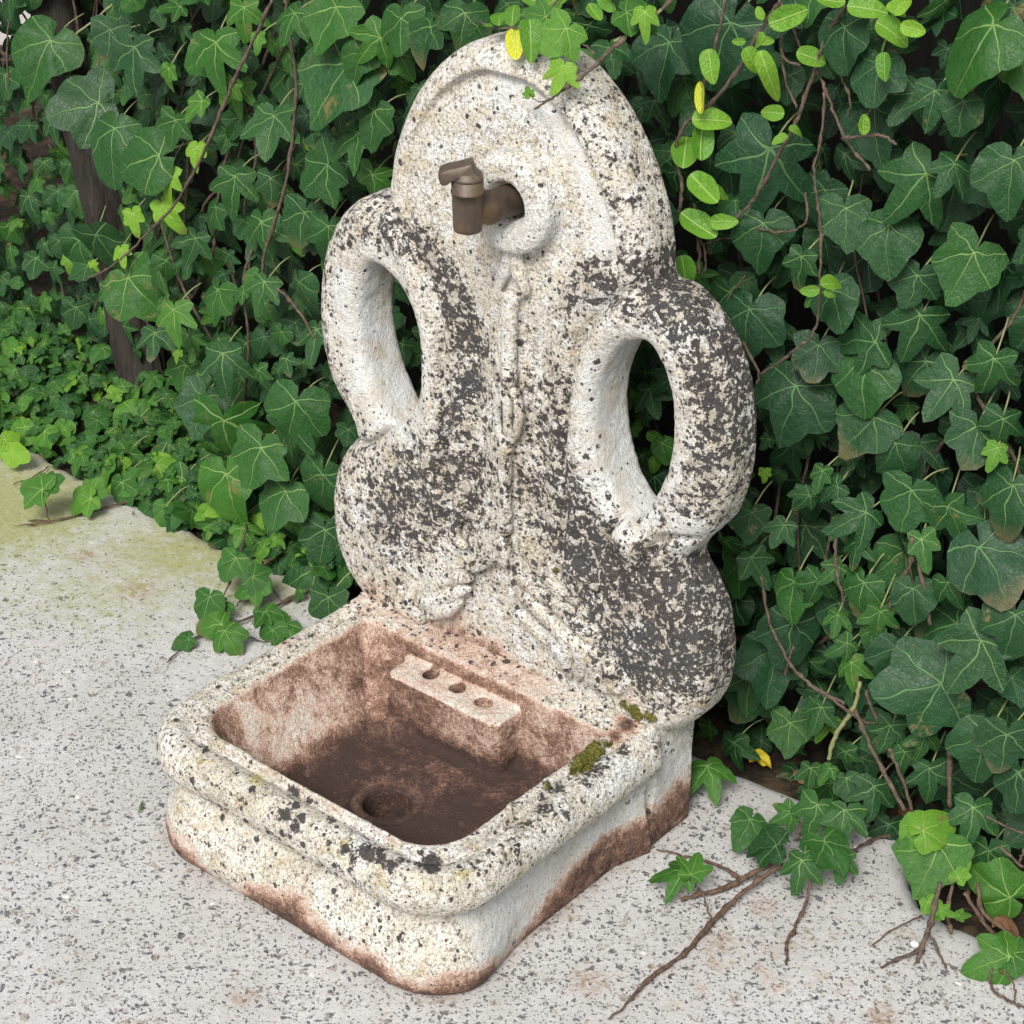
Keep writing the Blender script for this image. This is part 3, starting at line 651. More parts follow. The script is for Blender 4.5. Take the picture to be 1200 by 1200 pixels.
    dsp = .0028 * fbm(V, 20, 4) + .0022 * fbm(V, 90, 3) - .006 * np.maximum(fbm(V, 30, 3) - .18, 0) * 4 * sst(.05, .0, z)
    V = V + N * np.where(bot, 0, dsp)[:, None]; V[:, 2] = np.maximum(V[:, 2], .0005)
    D = rrect(x, y, -.262, .262, -.408, .0, .092)
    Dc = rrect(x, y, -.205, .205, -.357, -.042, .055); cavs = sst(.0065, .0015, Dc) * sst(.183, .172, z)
    lp = lambda pts, z0=.165: None
    def bl(lst, z0):
        m = np.zeros(len(V))
        for px, py, r, a in lst:
            p = onz(px, py, z0); ray = (p - CP) / np.linalg.norm(p - CP); q_ = V - p; t_ = q_ @ ray
            m = np.maximum(m, a * np.exp(-((q_ ** 2).sum(1) - t_ ** 2) / (r / 1000) ** 2) * (np.abs(t_) < .05) * (N @ ray < .25))
        return m
    n1 = fbm(V, 8, 3); rd_ = np.sqrt((x + .004) ** 2 + (y + .216) ** 2); ring_d = np.exp(-((rd_ - .040) / .006) ** 2); a2_ = np.maximum(np.abs(x + .024) - .094, -.094 - y)
    thin_rust = bl([(290, 850, 50, 1.), (335, 860, 45, 1.), (360, 880, 30, .8), (330, 790, 60, .6), (270, 830, 40, .8), (380, 820, 40, .6), (430, 935, 16, .7), (505, 880, 8, .7)], .12)  # patches where the rust is thinner, mostly the left wall
    rs = cavs * (.57 + .75 * n1 + .30 * fbm(V, 30, 3) - .30 * thin_rust + .50 * np.maximum(sst(.104, .078, z), sst(.06, -.0, np.hypot(x + .10, y + .10) - .03) * .5) * (1 - .35 * ring_d) + .0)
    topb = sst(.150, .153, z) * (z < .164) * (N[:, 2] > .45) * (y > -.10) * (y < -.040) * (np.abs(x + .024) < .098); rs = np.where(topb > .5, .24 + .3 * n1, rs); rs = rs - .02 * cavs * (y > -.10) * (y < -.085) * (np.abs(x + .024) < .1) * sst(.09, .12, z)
    rs = rs + .30 * cavs * np.exp(-np.maximum(a2_ - .0, 0) / .010) * sst(.125, .085, z) * (a2_ < .03)  # darker close around the foot of the ledge
    rs = np.where(rd_ < .029, cavs * (1.05 + .1 * n1), rs)  # darkness of the drain hole painted in with the deepest rust tone
    right_wall = cavs * (x > .15) * sst(.09, .12, z); rs = rs - .12 * right_wall
    ledge = sst(.172, .176, z) * (y > -.05) * (N[:, 2] > .3); rs = np.maximum(rs, ledge * (.26 + .5 * n1) * sst(.22, .05, x))
    # iron-brown foot of the stone, climbing towards the back on the right side
    foot = sst(.060, .006, z + .12 * n1) * .80; side = (x > .15) & (D > -.06)
    hgt = np.interp(y, [-.40, -.25, -.1, 0, .08], [.026, .034, .055, .066, .085])
    foot = np.maximum(foot, np.where(x > .18, sst(hgt + .022, hgt - .030, z + .09 * n1) * .74, 0)); foot = np.where(cavs > .3, 0, foot)
    foot = foot * sst(-.065, -.055, D + (y > 0) * 1.); rs = np.maximum(rs, foot)
    rs = np.maximum(rs, bl([(205, 800, 14, .5), (245, 790, 10, .6), (330, 750, 14, .4), (735, 850, 14, .8), (722, 862, 10, .7)], .17))
    out = sst(-.054, -.048, D) * (z > .03); outer_lo = (z < .115)
    dk = .27 * (1 - cavs) * sst(.02, .05, z); dk = np.where(outer_lo, .17, dk) * (1 - cavs)
    sideR = (x > .2) & (y > -.34) & (z < .118); dk = np.where(sideR, .04, dk); dk = np.where(foot > .3, .05, dk)
    S_ = [(333, 955, 9, 1.4), (347, 945, 7, 1.3), (346, 968, 8, 1.3), (352, 958, 6, 1.1), (405, 995, 9, 1.4), (430, 1000, 12, 1.6), (446, 1002, 9, 1.4), (413, 1008, 7, 1.2), (458, 1014, 9, 1.4), (470, 1008, 5, 1.), (505, 1012, 12, 1.6), (492, 1014, 8, 1.2), (492, 1000, 6, 1.), (570, 1000, 7, 1.), (345, 928, 9, 1.2), (362, 938, 6, 1.), (390, 960, 7, 1.1), (240, 878, 6, 1.), (225, 915, 6, 1), (285, 935, 6, 1.), (640, 945, 13, 1.1), (620, 965, 12, 1.), (655, 925, 10, 1.), (600, 985, 11, 1.), (700, 905, 10, 1.), (730, 880, 8, 1.), (590, 1010, 7, 1.), (386, 988, 6, 1.2), (375, 1015, 6, .8)]
    dk = np.maximum(dk, bl(S_, .155) * .95); dk = np.maximum(dk, bl([(357, 1035, 15, .55), (290, 995, 10, .8), (245, 990, 6, .7), (300, 1010, 7, .6)], .07))
    dk = np.maximum(dk, bl([(640, 940, 45, .5), (690, 905, 40, .55), (600, 985, 40, .5), (560, 1010, 30, .35), (230, 860, 50, .36), (700, 880, 20, .4), (460, 725, 30, .3), (600, 800, 40, .3), (700, 845, 30, .4), (310, 760, 20, .35)], .165) * (1 - cavs))
    ms = bl([(684, 892, 14, 1.3), (697, 880, 12, 1.2), (676, 902, 9, 1.), (670, 905, 6, .9), (640, 920, 7, .8), (600, 945, 6, .6), (755, 842, 10, 1.), (712, 872, 6, .8), (420, 988, 3, .8)], .175)
    och = bl([(300, 912, 14, .85), (403, 990, 8, .9), (560, 1020, 20, .5), (410, 1002, 8, .6), (540, 1030, 25, .5), (230, 890, 14, .5), (590, 1000, 20, .45), (430, 1015, 40, .35), (640, 960, 20, .4)], .16) + .12 * (z > .11) * (1 - cavs)
    wh = .06 * (z > .11) * (1 - cavs) + bl([(730, 895, 20, .8), (705, 925, 18, .7), (430, 985, 25, .6), (500, 985, 25, .6), (660, 950, 16, .5), (480, 1010, 16, .5), (640, 975, 14, .5)], .16)
    cln = np.where(sideR & (foot < .4), .9, 0.); cln = np.maximum(cln, (y > .005) * (z > .05) * (foot < .4) * .6)
    cln = np.maximum(cln, .55 * sst(-.04, -.03, -D - .0) * 0)
    V = V + N * (np.clip(ms, 0, 1) * (.0025 + .012 * fbm(V, 190, 2)))[:, None]
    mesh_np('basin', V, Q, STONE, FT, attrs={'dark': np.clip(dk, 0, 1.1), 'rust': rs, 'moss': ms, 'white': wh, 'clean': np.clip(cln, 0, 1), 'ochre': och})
build_basin()

# tap
def lathe(P, prof, axis, n=28):
    """prof [(t along axis, radius)]"""
    axis = np.array(axis, float); a = np.array([0, 0, 1.]) if abs(axis[2]) < .9 else np.array([1., 0, 0])
    s = np.cross(axis, a); s /= np.linalg.norm(s); u = np.cross(s, axis); V = []; ang = np.arange(n) * 2 * math.pi / n
    for t, r in prof: V.append(np.array(P) + axis * t + r * (np.cos(ang)[:, None] * s + np.sin(ang)[:, None] * u))
    F = []
    for i in range(len(prof) - 1):
        for j in range(n): k = (j + 1) % n; F.append((i * n + j, i * n + k, (i + 1) * n + k, (i + 1) * n + j))
    return np.concatenate(V), F
tc = ony(548, 240, -.082); bc = np.array([.026, 0, .812])
pipe = Acc(); hz = np.array([tc[0], -.082, bc[2] + .004]); st = np.array([bc[0] - .002, .03, bc[2]]); dirn = (hz - st) / np.linalg.norm(hz - st); L = np.linalg.norm(hz - st)
pipe.add(*lathe(st, [(0, .0185), (L * .62, .0182), (L * .66, .0195), (L * .74, .0195), (L * .80, .0165), (L * .9, .0150), (L - .001, .0148)], dirn))
tapo = pipe.build('tap', METAL, FT)
sp_ = Acc(); z0 = ony(548, 270, -.082)[2]; z1 = ony(552, 208, -.082)[2]; H = z1 - z0
sp_.add(*lathe((tc[0], -.082, z0), [(.028, .0001), (.028, .0125), (.001, .0128), (0, .0138), (.0012, .0160), (.006, .0166), (H * .5, .0172), (H * .70, .0174), (H * .705, .0186), (H * .74, .0188), (H * .745, .0178), (H * .93, .0178), (H * .935, .0170), (H * .955, .0170), (H * .96, .0178), (H, .0168), (H + .0015, .0150), (H + .005, .0146), (H + .007, .0001)], (0, 0, 1)))
sp_.build('spout', METAL, tapo)
hd = Acc()
prof = spline([(-.030, .010), (-.022, .0145), (-.008, .0185), (.004, .0225), (.0075, .018), (.010, .010), (.0165, .002), (.0155, -.003), (.0, -.004), (-.0155, -.003), (-.018, -.002), (-.0235, -.008), (-.029, -.008), (-.032, .002)], 4, True)
dirh = np.array([.766, .643, 0]); prp = np.array([-.643, .766, 0]); V = []
for s_, sc in ((-.0125, .86), (-.0110, .97), (0, 1.), (.0110, .97), (.0125, .86)):
    cc = prof.mean(0); V += [np.array([tc[0], -.082, z1]) + dirh * (cc[0] + (a - cc[0]) * sc) + prp * s_ + np.array([0, 0, .80 * (cc[1] + (b - cc[1]) * sc)]) for a, b in prof]
m = len(prof); F = [(i * m + j, i * m + (j + 1) % m, (i + 1) * m + (j + 1) % m, (i + 1) * m + j) for i in range(4) for j in range(m)]
for ring, flip in ((0, 1), (4, 0)):
    V.append(np.mean(V[ring * m:(ring + 1) * m], axis=0)); ci = len(V) - 1
    for j in range(m):
        f = [ci, ring * m + j, ring * m + (j + 1) % m]; F.append(f[::-1] if flip else f)
hd.add(np.array(V), F); hd.build('handle', METAL, tapo)

# ------------------------------------------------------------------ behind the ivy: added dark backing, trunk, pale wall
backing = empty('dark_backing', (-.4, .62, -.05), 'near-black boards added behind the ivy to darken its gaps', 'backing')  # boards added so the gaps in the ivy fall dark
bw = .145; me = None; x = -1.60; i = 0
while x < 1.7:
    wd = bw * .985; V = []; hgt = 1.75
    for a in (0, wd):
        for b in (0, .022): V += [(a, b, 0), (a, b, hgt)]
    A = Acc(); A.add([(v_[0], v_[1], v_[2]) for v_ in V], [(0, 4, 5, 1), (2, 3, 7, 6), (0, 1, 3, 2), (4, 6, 7, 5), (1, 5, 7, 3), (0, 2, 6, 4)])
    if me is None:
        o = A.build('backing_board', DARK_BACK, None, False); me = o.data
    else: o = bpy.data.objects.new('backing_board', me); COL.objects.link(o)
    o.parent = backing; o.location = (x + .4, (i % 2) * .006, random.uniform(-.02, .01)); x += bw; i += 1
A = Acc(); pp = ony(8, 50, 1.6)
A.add([(-7, 1.6, -.15), (-1.9, 1.6, -.15), (-7, 1.6, 2.4), (-1.9, 1.6, 2.4), (-7, 1.75, -.15), (-1.9, 1.75, -.15), (-7, 1.75, 2.4), (-1.9, 1.75, 2.4)], [(0, 1, 3, 2), (5, 4, 6, 7), (4, 0, 2, 6), (1, 5, 7, 3), (2, 3, 7, 6), (4, 5, 1, 0)])
tag(A.build('garden_wall', WALLM, None, False), 'pale rendered wall glimpsed at the top left beyond the ivy', 'wall')

def trunk(name, base, top, r0, r1, label):
    P = spline([base, base * .65 + top * .35 + np.array([.012, 0, 0]), base * .3 + top * .7 - np.array([.01, 0, 0]), top], 18); n = 40; V = []; m = len(P)
    for i_, p in enumerate(P):
        r = r0 + (r1 - r0) * i_ / m + .02 * math.exp(-i_ / 5); ang = np.arange(n) * 2 * math.pi / n
        ring = np.stack([np.cos(ang), np.sin(ang), ang * 0], 1); pos = p + ring * r
        q = np.stack([np.cos(ang) * 1.2, np.sin(ang) * 1.2, np.full(n, p[2] * 2.2)], 1)
        V.append(pos + ring * (.022 * fbm(q + 5, 5, 4))[:, None])
    V = np.concatenate(V); a = np.arange(m - 1)[:, None] * n; j = np.arange(n)[None]; k = (j + 1) % n
    F = np.stack([(a + j).ravel(), (a + k).ravel(), (a + n + k).ravel(), (a + n + j).ravel()], 1)
    t = empty(name, tuple(base), label, 'tree'); mesh_np('trunk', V, F, BARK, t); return t
tb = ony(182, 480, .45); tt_ = ony(62, 0, .45); tt_ = tb + (tt_ - tb) * 2.2
trunk('tree', tb - np.array([0, 0, .03]), tt_, .040, .036, 'ridged brown tree trunk rising through the ivy at left')

# ------------------------------------------------------------------ leaves
def ivy_shape(kind, seed):
    r = random.Random(seed)
    if kind == 'broad': tips = [(0, 1.), (54, .84), (112, .62)]; sinus = [.70, .60]; neck = .28
    elif kind == 'star': tips = [(0, 1.), (52, .80), (112, .50)]; sinus = [.50, .42]; neck = .20
    elif kind == 'heart': tips = [(0, 1.), (55, .70), (115, .56)]; sinus = [.74, .62]; neck = .34
    else: tips = [(0, 1.), (50, .62), (112, .42)]; sinus = [.46, .40]; neck = .22
    pts = []
    for sgn in (1, -1):
        half = []; j = lambda s=.06: 1 + r.uniform(-s, s)
        t = [(a * j(.09) if a else 0, q * j(.13)) for a, q in tips]
        for i in range(2):
            (a0, q0), (a1, q1) = t[i], t[i + 1]; sr = sinus[i] * j(.14); am = (a0 + a1) / 2 + (4 if i == 0 else 0)
            half.append((a0, q0))
            half.append((a0 + (am - a0) * .30, (q0 * .74 + sr * .30) * j(.03))); half.append((a0 + (am - a0) * .68, (q0 * .28 + sr * .76) * j(.03))); half.append((am, sr))
            half.append((a1 - (a1 - am) * .55, q1 * .45 + sr * .56))
        a2, q2 = t[2]
        half += [(a2, q2), (a2 + 14, q2 * .86), (a2 + 32, q2 * .66 + neck * .1), (168, neck)]
        pts.append([(a * sgn, q) for a, q in half])
    L = pts[0] + [(180, .07)] + pts[1][::-1][:-1]
    return [(q * math.cos(math.radians(a)), q * math.sin(math.radians(a))) for a, q in L]
def leaf_arrays(outline, curl, fold, seed, vein_angles=(0, 52, -52, 112, -112)):
    r = random.Random(seed); O = np.array(outline); n = len(O); ph = r.uniform(0, 6); vf = r.choice([0, 0, .12, .3, -.15]); asy = r.uniform(-.18, .18)
    rings = [O * .52, O]; V = [(0, 0, 0)]
    for R in rings:
        for (x, y) in R:
            rr = math.hypot(x, y); a = math.degrees(math.atan2(y, x)); dv = min(abs(a - q) for q in vein_angles)
            z = -curl * rr * rr * .5 + vf * abs(y) + fold * rr * min(dv / 26, 1) + .055 * rr * math.sin(math.radians(a) * 3 + ph) + asy * y * rr - .10 * curl * abs(y)
            V.append((x, y, z))
    F = []
    for j in range(n):
        k = (j + 1) % n; F.append((0, 1 + j, 1 + k)); F.append((1 + j, 1 + n + j, 1 + n + k)); F.append((1 + j, 1 + n + k, 1 + k))
    V = np.array(V); V -= 0
    return V, np.array(F), V[:, :2] / 4 + .5
LV = []
for k_i, kind in enumerate(('broad', 'star', 'heart', 'young')):
    for s_ in range(7):
        LV.append((kind,) + leaf_arrays(ivy_shape(kind, 11 * k_i + s_), random.Random(s_ + 3 * k_i).choice([.1, .3, .55, .85, 1.1]), random.Random(s_ * 7 + k_i).uniform(.05, .16), s_ + 50 * k_i))
def leaf_mesh(name, V, F, uv, mat):
    me = bpy.data.meshes.new(name); me.from_pydata(V.tolist(), [], F.tolist()); l = me.uv_layers.new(name='UVMap')
    l.data.foreach_set('uv', uv[F.ravel()].astype(np.float32).ravel()); me.polygons.foreach_set('use_smooth', [True] * len(F)); me.materials.append(mat); me.update(); return me
LM = [leaf_mesh('leaf', V, F, uv, LEAF) for _, V, F, uv in LV]
def basis(nrm, tip):
    nrm = np.array(nrm, float); nrm /= np.linalg.norm(nrm); t = np.array(tip, float); t = t - nrm * (t @ nrm); t /= np.linalg.norm(t) + 1e-9
    return np.stack([t, np.cross(nrm, t), nrm], 1)
def imgdir(deg): a = math.radians(deg); return CR * math.cos(a) - CU * math.sin(a)
def pick(kind): return random.choice([i for i, l in enumerate(LV) if l[0] == kind])
def rnd_normal(base, sp): v = np.array(base, float) + rng.normal(size=3) * sp; return v / np.linalg.norm(v)
def leaf_obj(parent, name, me, p, B, s, tone, bloom=0., mirror=1.):
    o = bpy.data.objects.new(name, me); COL.objects.link(o); o.parent = parent
    Mx = Matrix.Identity(4)
    for i_ in range(3):
        for j_ in range(3): Mx[i_][j_] = B[i_][j_] * s * (mirror if j_ == 1 else 1)
        Mx[i_][3] = p[i_] - parent.location[i_]
    o.matrix_basis = Mx; o.color = (tone, bloom, 0, 1); return o

def hedge_y(x, z):
    """front surface of the ivy: hangs over the paving edge by the fountain, set back at the left"""
    b = .205 + .19 * float(sst(-.80, -1.15, np.float64(x))) + .015 * math.sin(x * 5 + z * 7) + .02 * math.sin(x * 11 - z * 5)
    return b + .03 * float(sst(.35, .0, np.float64(z))) * (1 if x < .3 else .6) - .03 * float(sst(.5, 1.0, np.float64(z)))
def depth_scale(p): return float((p - CP) @ CF) / FPX
IVY = empty('ivy', (0, .3, 0), 'dense dark green ivy covering the whole background behind the fountain', 'ivy')
# leaves one can pick out in the photograph: px, py of the vein junction, length in px, image angle of the tip, kind, tone, bloom
H = [(406,71,84,128,'broad',.30,.35),(422,156,50,165,'star',.33,.2),(384,195,50,150,'broad',.33,.2),(358,248,44,110,'broad',.33,.1),(320,135,52,98,'star',.33,.3),(274,206,44,100,'star',.36,.2),(307,259,46,92,'star',.36,.2),(311,330,34,110,'star',.40,.1),
(317,208,32,92,'star',.30,.2),(156,56,54,95,'star',.22,.4),(129,34,38,100,'broad',.26,.3),(60,48,66,118,'heart',.34,.1),(116,122,70,165,'broad',.28,.2),(133,150,54,100,'heart',.33,.3),(186,184,54,172,'heart',.40,.15),(196,203,34,110,'young',.80,0),
(231,172,26,100,'young',.74,0),(191,240,36,60,'young',.84,0),(155,250,26,80,'young',.84,0),(142,292,22,75,'young',.80,0),(108,308,11,60,'young',.8,0),(112,275,50,80,'broad',.26,.2),(150,325,54,50,'broad',.40,.1),(204,362,38,90,'star',.48,0),(182,390,34,95,'star',.34,.2),
(260,415,48,90,'star',.30,.2),(205,140,36,110,'star',.36,.1),(236,118,30,140,'young',.56,.1),(270,98,30,120,'young',.62,.1),(302,42,22,90,'young',.55,0),(198,80,26,110,'young',.58,0),(284,8,40,95,'star',.45,0),(252,48,56,97,'star',.42,0),(345,15,38,120,'star',.40,.1),(395,8,50,120,'broad',.45,0),
(445,42,44,130,'star',.44,0),(440,130,40,110,'heart',.36,.1),(437,205,40,110,'star',.42,.1),(335,485,54,60,'star',.34,.3),(348,470,52,110,'broad',.33,.2),(262,492,80,95,'star',.40,.1),(305,522,60,110,'broad',.42,0),(265,555,62,82,'heart',.44,0),(335,575,48,110,'broad',.36,.1),(240,465,44,110,'broad',.30,.3),
(378,555,50,110,'heart',.28,.3),(345,600,44,80,'star',.5,0),(163,490,36,95,'heart',.55,0),(185,540,30,85,'heart',.72,0),(150,530,28,120,'heart',.48,0),(117,520,28,90,'broad',.44,.2),(214,560,44,150,'young',.42,.1),(280,610,32,90,'young',.5,0),(255,600,34,85,'star',.44,.1),(195,592,24,80,'heart',.48,0),(318,590,30,120,'young',.46,0),(143,565,30,80,'heart',.46,.1),
(370,665,52,100,'broad',.34,.1),(385,700,36,90,'broad',.32,.1),(380,620,44,100,'broad',.30,.2),(400,640,40,70,'star',.28,.2),(470,20,44,100,'broad',.38,.1),(505,30,40,120,'broad',.34,.1),(545,15,40,100,'broad',.36,.1),(425,60,36,120,'heart',.38,.1),(385,265,40,100,'broad',.30,.2),(350,330,36,90,'heart',.26,.3),
(1166,30,80,140,'heart',.38,.1),(902,174,98,112,'star',.16,.8),(1084,204,76,132,'star',.30,.3),(990,244,44,88,'broad',.30,.3),(1142,296,64,118,'broad',.38,.2),(1040,262,60,90,'heart',.28,.3),(1097,107,46,98,'star',.24,.6),(1029,75,50,100,'broad',.22,.6),(990,30,50,98,'heart',.22,.5),(1027,400,62,175,'star',.30,.5),
(1080,370,66,112,'star',.28,.4),(1166,420,52,110,'star',.30,.4),(1186,188,62,100,'broad',.28,.4),(1118,192,38,120,'star',.26,.3),(895,262,50,98,'heart',.22,.4),(975,340,46,70,'heart',.24,.5),(1076,322,42,110,'broad',.27,.3),(880,362,60,110,'broad',.14,.5),(858,25,88,118,'heart',.12,.7),(785,50,60,110,'broad',.2,.5),(940,300,40,110,'young',.33,.1),
(934,452,72,110,'broad',.18,.4),(1015,425,62,98,'heart',.32,.2),(1025,488,60,140,'broad',.28,.5),(1119,444,66,128,'star',.30,.5),(1068,575,52,105,'broad',.30,.4),(1110,594,54,75,'star',.30,.4),(1185,570,56,110,'broad',.30,.5),(1016,600,50,150,'star',.28,.5),(1150,640,78,62,'heart',.22,.9),(1155,752,84,128,'star',.28,.4),(1102,804,88,170,'broad',.20,.6),
(881,790,52,98,'star',.34,.1),(930,730,54,100,'heart',.16,.5),(906,760,62,95,'broad',.18,.7),(885,806,50,120,'broad',.28,.5),(927,846,36,100,'broad',.38,0),(962,829,34,110,'star',.34,.3),(1090,900,42,90,'star',.30,.5),(1158,862,54,110,'broad',.28,.5),(1070,690,40,90,'heart',.24,.4),(919,615,30,120,'star',.3,.4),(949,581,28,130,'young',.32,.4),(964,551,30,110,'young',.36,.2),
(982,570,30,150,'star',.30,.4),(1005,634,34,110,'star',.34,.4),(881,652,42,60,'young',.28,.4),(930,682,42,100,'heart',.36,.1),(960,679,40,110,'star',.30,.3),(982,664,30,140,'young',.40,.3),(1012,682,40,110,'broad',.40,.3),(982,720,26,100,'star',.46,.2),(1031,716,34,100,'star',.40,.3),(1023,739,26,100,'heart',.38,.2),(997,776,34,90,'star',.46,.1),(994,754,30,150,'young',.34,.2),
(1080,630,38,80,'young',.40,.1),(1110,682,38,70,'star',.34,.1),(1145,500,52,100,'broad',.28,.5),(1175,490,40,100,'star',.30,.3),(1168,525,28,110,'young',.62,.1),(1130,120,40,110,'heart',.2,.3),(960,405,44,100,'broad',.2,.4),(880,600,34,100,'broad',.2,.3),(1190,720,60,100,'broad',.2,.5),(1180,860,50,100,'broad',.24,.4),(860,870,38,90,'star',.26,.3),(1050,520,40,120,'broad',.22,.4),
(1141,946,48,100,'star',.32,.5),(1158,996,42,95,'heart',.36,.4),(1025,921,42,100,'star',.30,.5),(1183,1050,50,200,'heart',.52,0),(1195,905,50,100,'broad',.2,.4),(1120,990,30,110,'young',.4,.2),(1060,880,34,110,'young',.34,.2),(1045,850,36,110,'star',.3,.3),(990,880,30,100,'young',.32,.3),(1050,760,40,110,'broad',.2,.4),(1085,860,36,100,'star',.3,.3)]
OCC = []; ivy_big = []
for px, py, L, ang, kind, tone, bloom in H:
    y0 = .2
    for _ in range(3):
        p = ony(px, py, y0); y0 = hedge_y(p[0], p[2]) - .022
    p = ony(px, py, y0)
    if p[2] < .02: p = onz(px, py, .03)
    s = L * depth_scale(p) * (1.1 if L < 60 else .98)
    nv = rnd_normal((.30, -.80, .42), .20)
    ivy_big.append((s, p, basis(nv, imgdir(ang)), pick(kind), tone, bloom)); OCC.append((p[0], p[2], s))
OCC = np.array(OCC)
# everything between and behind them
cand = []
def scatter(n, off, spread, smin, smax, spacing, base_tone, toneS, infront=False, xr=(-1.95, 1.15), zr=(-.02, 1.35)):
    # ivy thins towards the back; rear layers' darker tones paint in depth shade
    cell = {}; made = 0
    for _ in range(n):
        x_, z_ = random.uniform(*xr), random.uniform(*zr)
        right = float(sst(.15, .45, np.float64(x_)))
        s = random.uniform(smin, smax) * (1 - .12 * (1 - right)); 
        if random.random() < .25: s *= .62
        if infront or off < .12:
            ax_, ay_ = topx(np.array([[x_, .4, z_]])); ax_, ay_ = ax_[0], ay_[0]
            if any(u0 < ax_ < u1 and w0 < ay_ < w1 for u0, w0, u1, w1 in ((45, -20, 120, 35), (78, 150, 140, 262), (150, 365, 208, 485))): continue
        if infront:
            dd = np.hypot(OCC[:, 0] - x_, OCC[:, 1] - (z_ - s * .4)); 
            if (dd < (OCC[:, 2] * .62 + s * .25)).any(): continue
        key = (int(x_ / .06), int(z_ / .06)); ok = True
        for a in (-1, 0, 1):
            for b in (-1, 0, 1):
                for (u, v_, s2) in cell.get((key[0] + a, key[1] + b), ()):
                    if math.hypot(u - x_, v_ - z_) < spacing * (s + s2) * .5: ok = False; break
                if not ok: break
            if not ok: break
        if not ok: continue
        cell.setdefault(key, []).append((x_, z_, s))
        y_ = hedge_y(x_, z_) + off + random.uniform(-spread, spread)
        nv = rnd_normal((.15, -.85, .42), .33 if infront else .38)
        tip = np.array([rng.normal() * .55, -.2, -1.])
        kind = random.choices(['broad', 'star', 'heart', 'young'], [.34, .34, .18, .14])[0]
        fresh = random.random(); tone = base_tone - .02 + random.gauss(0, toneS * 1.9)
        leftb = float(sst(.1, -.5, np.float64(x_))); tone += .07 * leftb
        if kind == 'young' and fresh < (.18 if infront else .05): tone = random.uniform(.55, .8); s *= .6
        cand.append((s, np.array([x_, y_, z_]), basis(nv, tip), pick(kind), max(.03, tone), max(0, random.gauss(.22 + .42 * right, .22)), infront)); made += 1
    return made
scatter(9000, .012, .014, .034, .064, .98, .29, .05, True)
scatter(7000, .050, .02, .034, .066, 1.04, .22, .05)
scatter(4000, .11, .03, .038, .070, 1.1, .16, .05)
def px_of(p): return topx(p[None])
def inview(p):
    a, b = topx(p[None]); return -20 < a[0] < 1220 and -20 < b[0] < 1220
front = sorted([c for c in cand if c[6] and inview(c[1])], key=lambda c: -c[0])
need = 300 - len(ivy_big); chosen = set(id(c) for c in front[:max(0, need)])
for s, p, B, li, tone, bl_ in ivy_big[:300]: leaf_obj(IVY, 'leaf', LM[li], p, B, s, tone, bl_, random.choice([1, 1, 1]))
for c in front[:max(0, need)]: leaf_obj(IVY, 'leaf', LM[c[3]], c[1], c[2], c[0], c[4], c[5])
def joined_leaves(name, parent, items, label=None):
    VV, FF, UU, T, R_, Bm = [], [], [], [], [], []; n = 0
    for c in items:
        _, V, F, uv = LV[c[3]]; VV.append(V * c[0] @ c[2].T + c[1]); FF.append(F + n); UU.append(uv); n += len(V)
        T.append(np.full(len(V), c[4])); R_.append(np.full(len(V), random.random())); Bm.append(np.full(len(V), c[5]))
    o = mesh_np(name, np.concatenate(VV), np.concatenate(FF), LEAF, parent, uv=np.concatenate(UU), attrs={'tone': np.concatenate(T), 'rnd': np.concatenate(R_), 'bloom': np.concatenate(Bm)})
    o['kind'] = 'stuff'; o.color = (0, 0, 0, 1); return o
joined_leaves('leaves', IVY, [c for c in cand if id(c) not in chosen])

def stem_pts(pts, mode, val, jit=.002):
    out = []
    for i_, q in enumerate(pts):
        v_ = q[2] if len(q) > 2 else val
        p = ony(q[0], q[1], v_) if mode == 'y' else onz(q[0], q[1], v_)
        out.append(p)
    P = spline(out, 6); P += rng.normal(size=P.shape) * jit * .3; return P
def add_stem(parent, pts, mode, val, r, mat=None, name='stem', jit=.002):
    A = Acc(); P = stem_pts(pts, mode, val, jit); m_ = len(P); rr_ = np.full(m_, r) if np.isscalar(r) else np.interp(np.linspace(0, 1, m_), np.linspace(0, 1, len(r)), r)
    rr_ = rr_ * .76 * (1 + .10 * rng.normal(size=m_)); k_ = random.randint(2, 5)
    while k_ < m_ - 2: rr_[k_] *= 1.5; k_ += random.randint(4, 8)
    A.add(*tube_np(P, list(rr_), 8, .09)); return A.build(name, mat or STEM, parent)
def petiole(parent, p, q, r=.0009, mat=None):
    p = np.array(p); q = np.array(q); m_ = (p + q) / 2 + rng.normal(size=3) * .004
    A = Acc(); A.add(*tube_np(spline([p, m_, q], 5), r, 5)); return A.build('petiole', mat or STEM, parent)
crop = lambda ox, oy, s, L: [(ox + a * s, oy + b * s) for a, b in L]
add_stem(IVY, crop(0, 0, .375, [(850, 0), (800, 110), (745, 220), (700, 330), (640, 470), (560, 620), (480, 710), (400, 790), (330, 845), (265, 872)]), 'y', .155, [.0032, .0028, .0016])
add_stem(IVY, crop(0, 0, .375, [(890, 0), (908, 110), (925, 300), (890, 580), (820, 840), (885, 915), (940, 980), (985, 1060)]), 'y', .185, [.003, .0028, .0025])
add_stem(IVY, crop(0, 0, .375, [(365, 0), (300, 60), (235, 108)]), 'y', .28, .0022, GSTEM); add_stem(IVY, crop(0, 0, .375, [(490, 60), (400, 90)]), 'y', .3, .0018, GSTEM)
add_stem(IVY, crop(0, 0, .375, [(25, 60), (22, 160), (28, 270)]), 'y', .36, .0022)
add_stem(IVY, crop(750, 420, .375, [(378, 680), (400, 810), (440, 900), (480, 970), (550, 1030), (640, 1080)]), 'y', .165, [.0022, .0026])
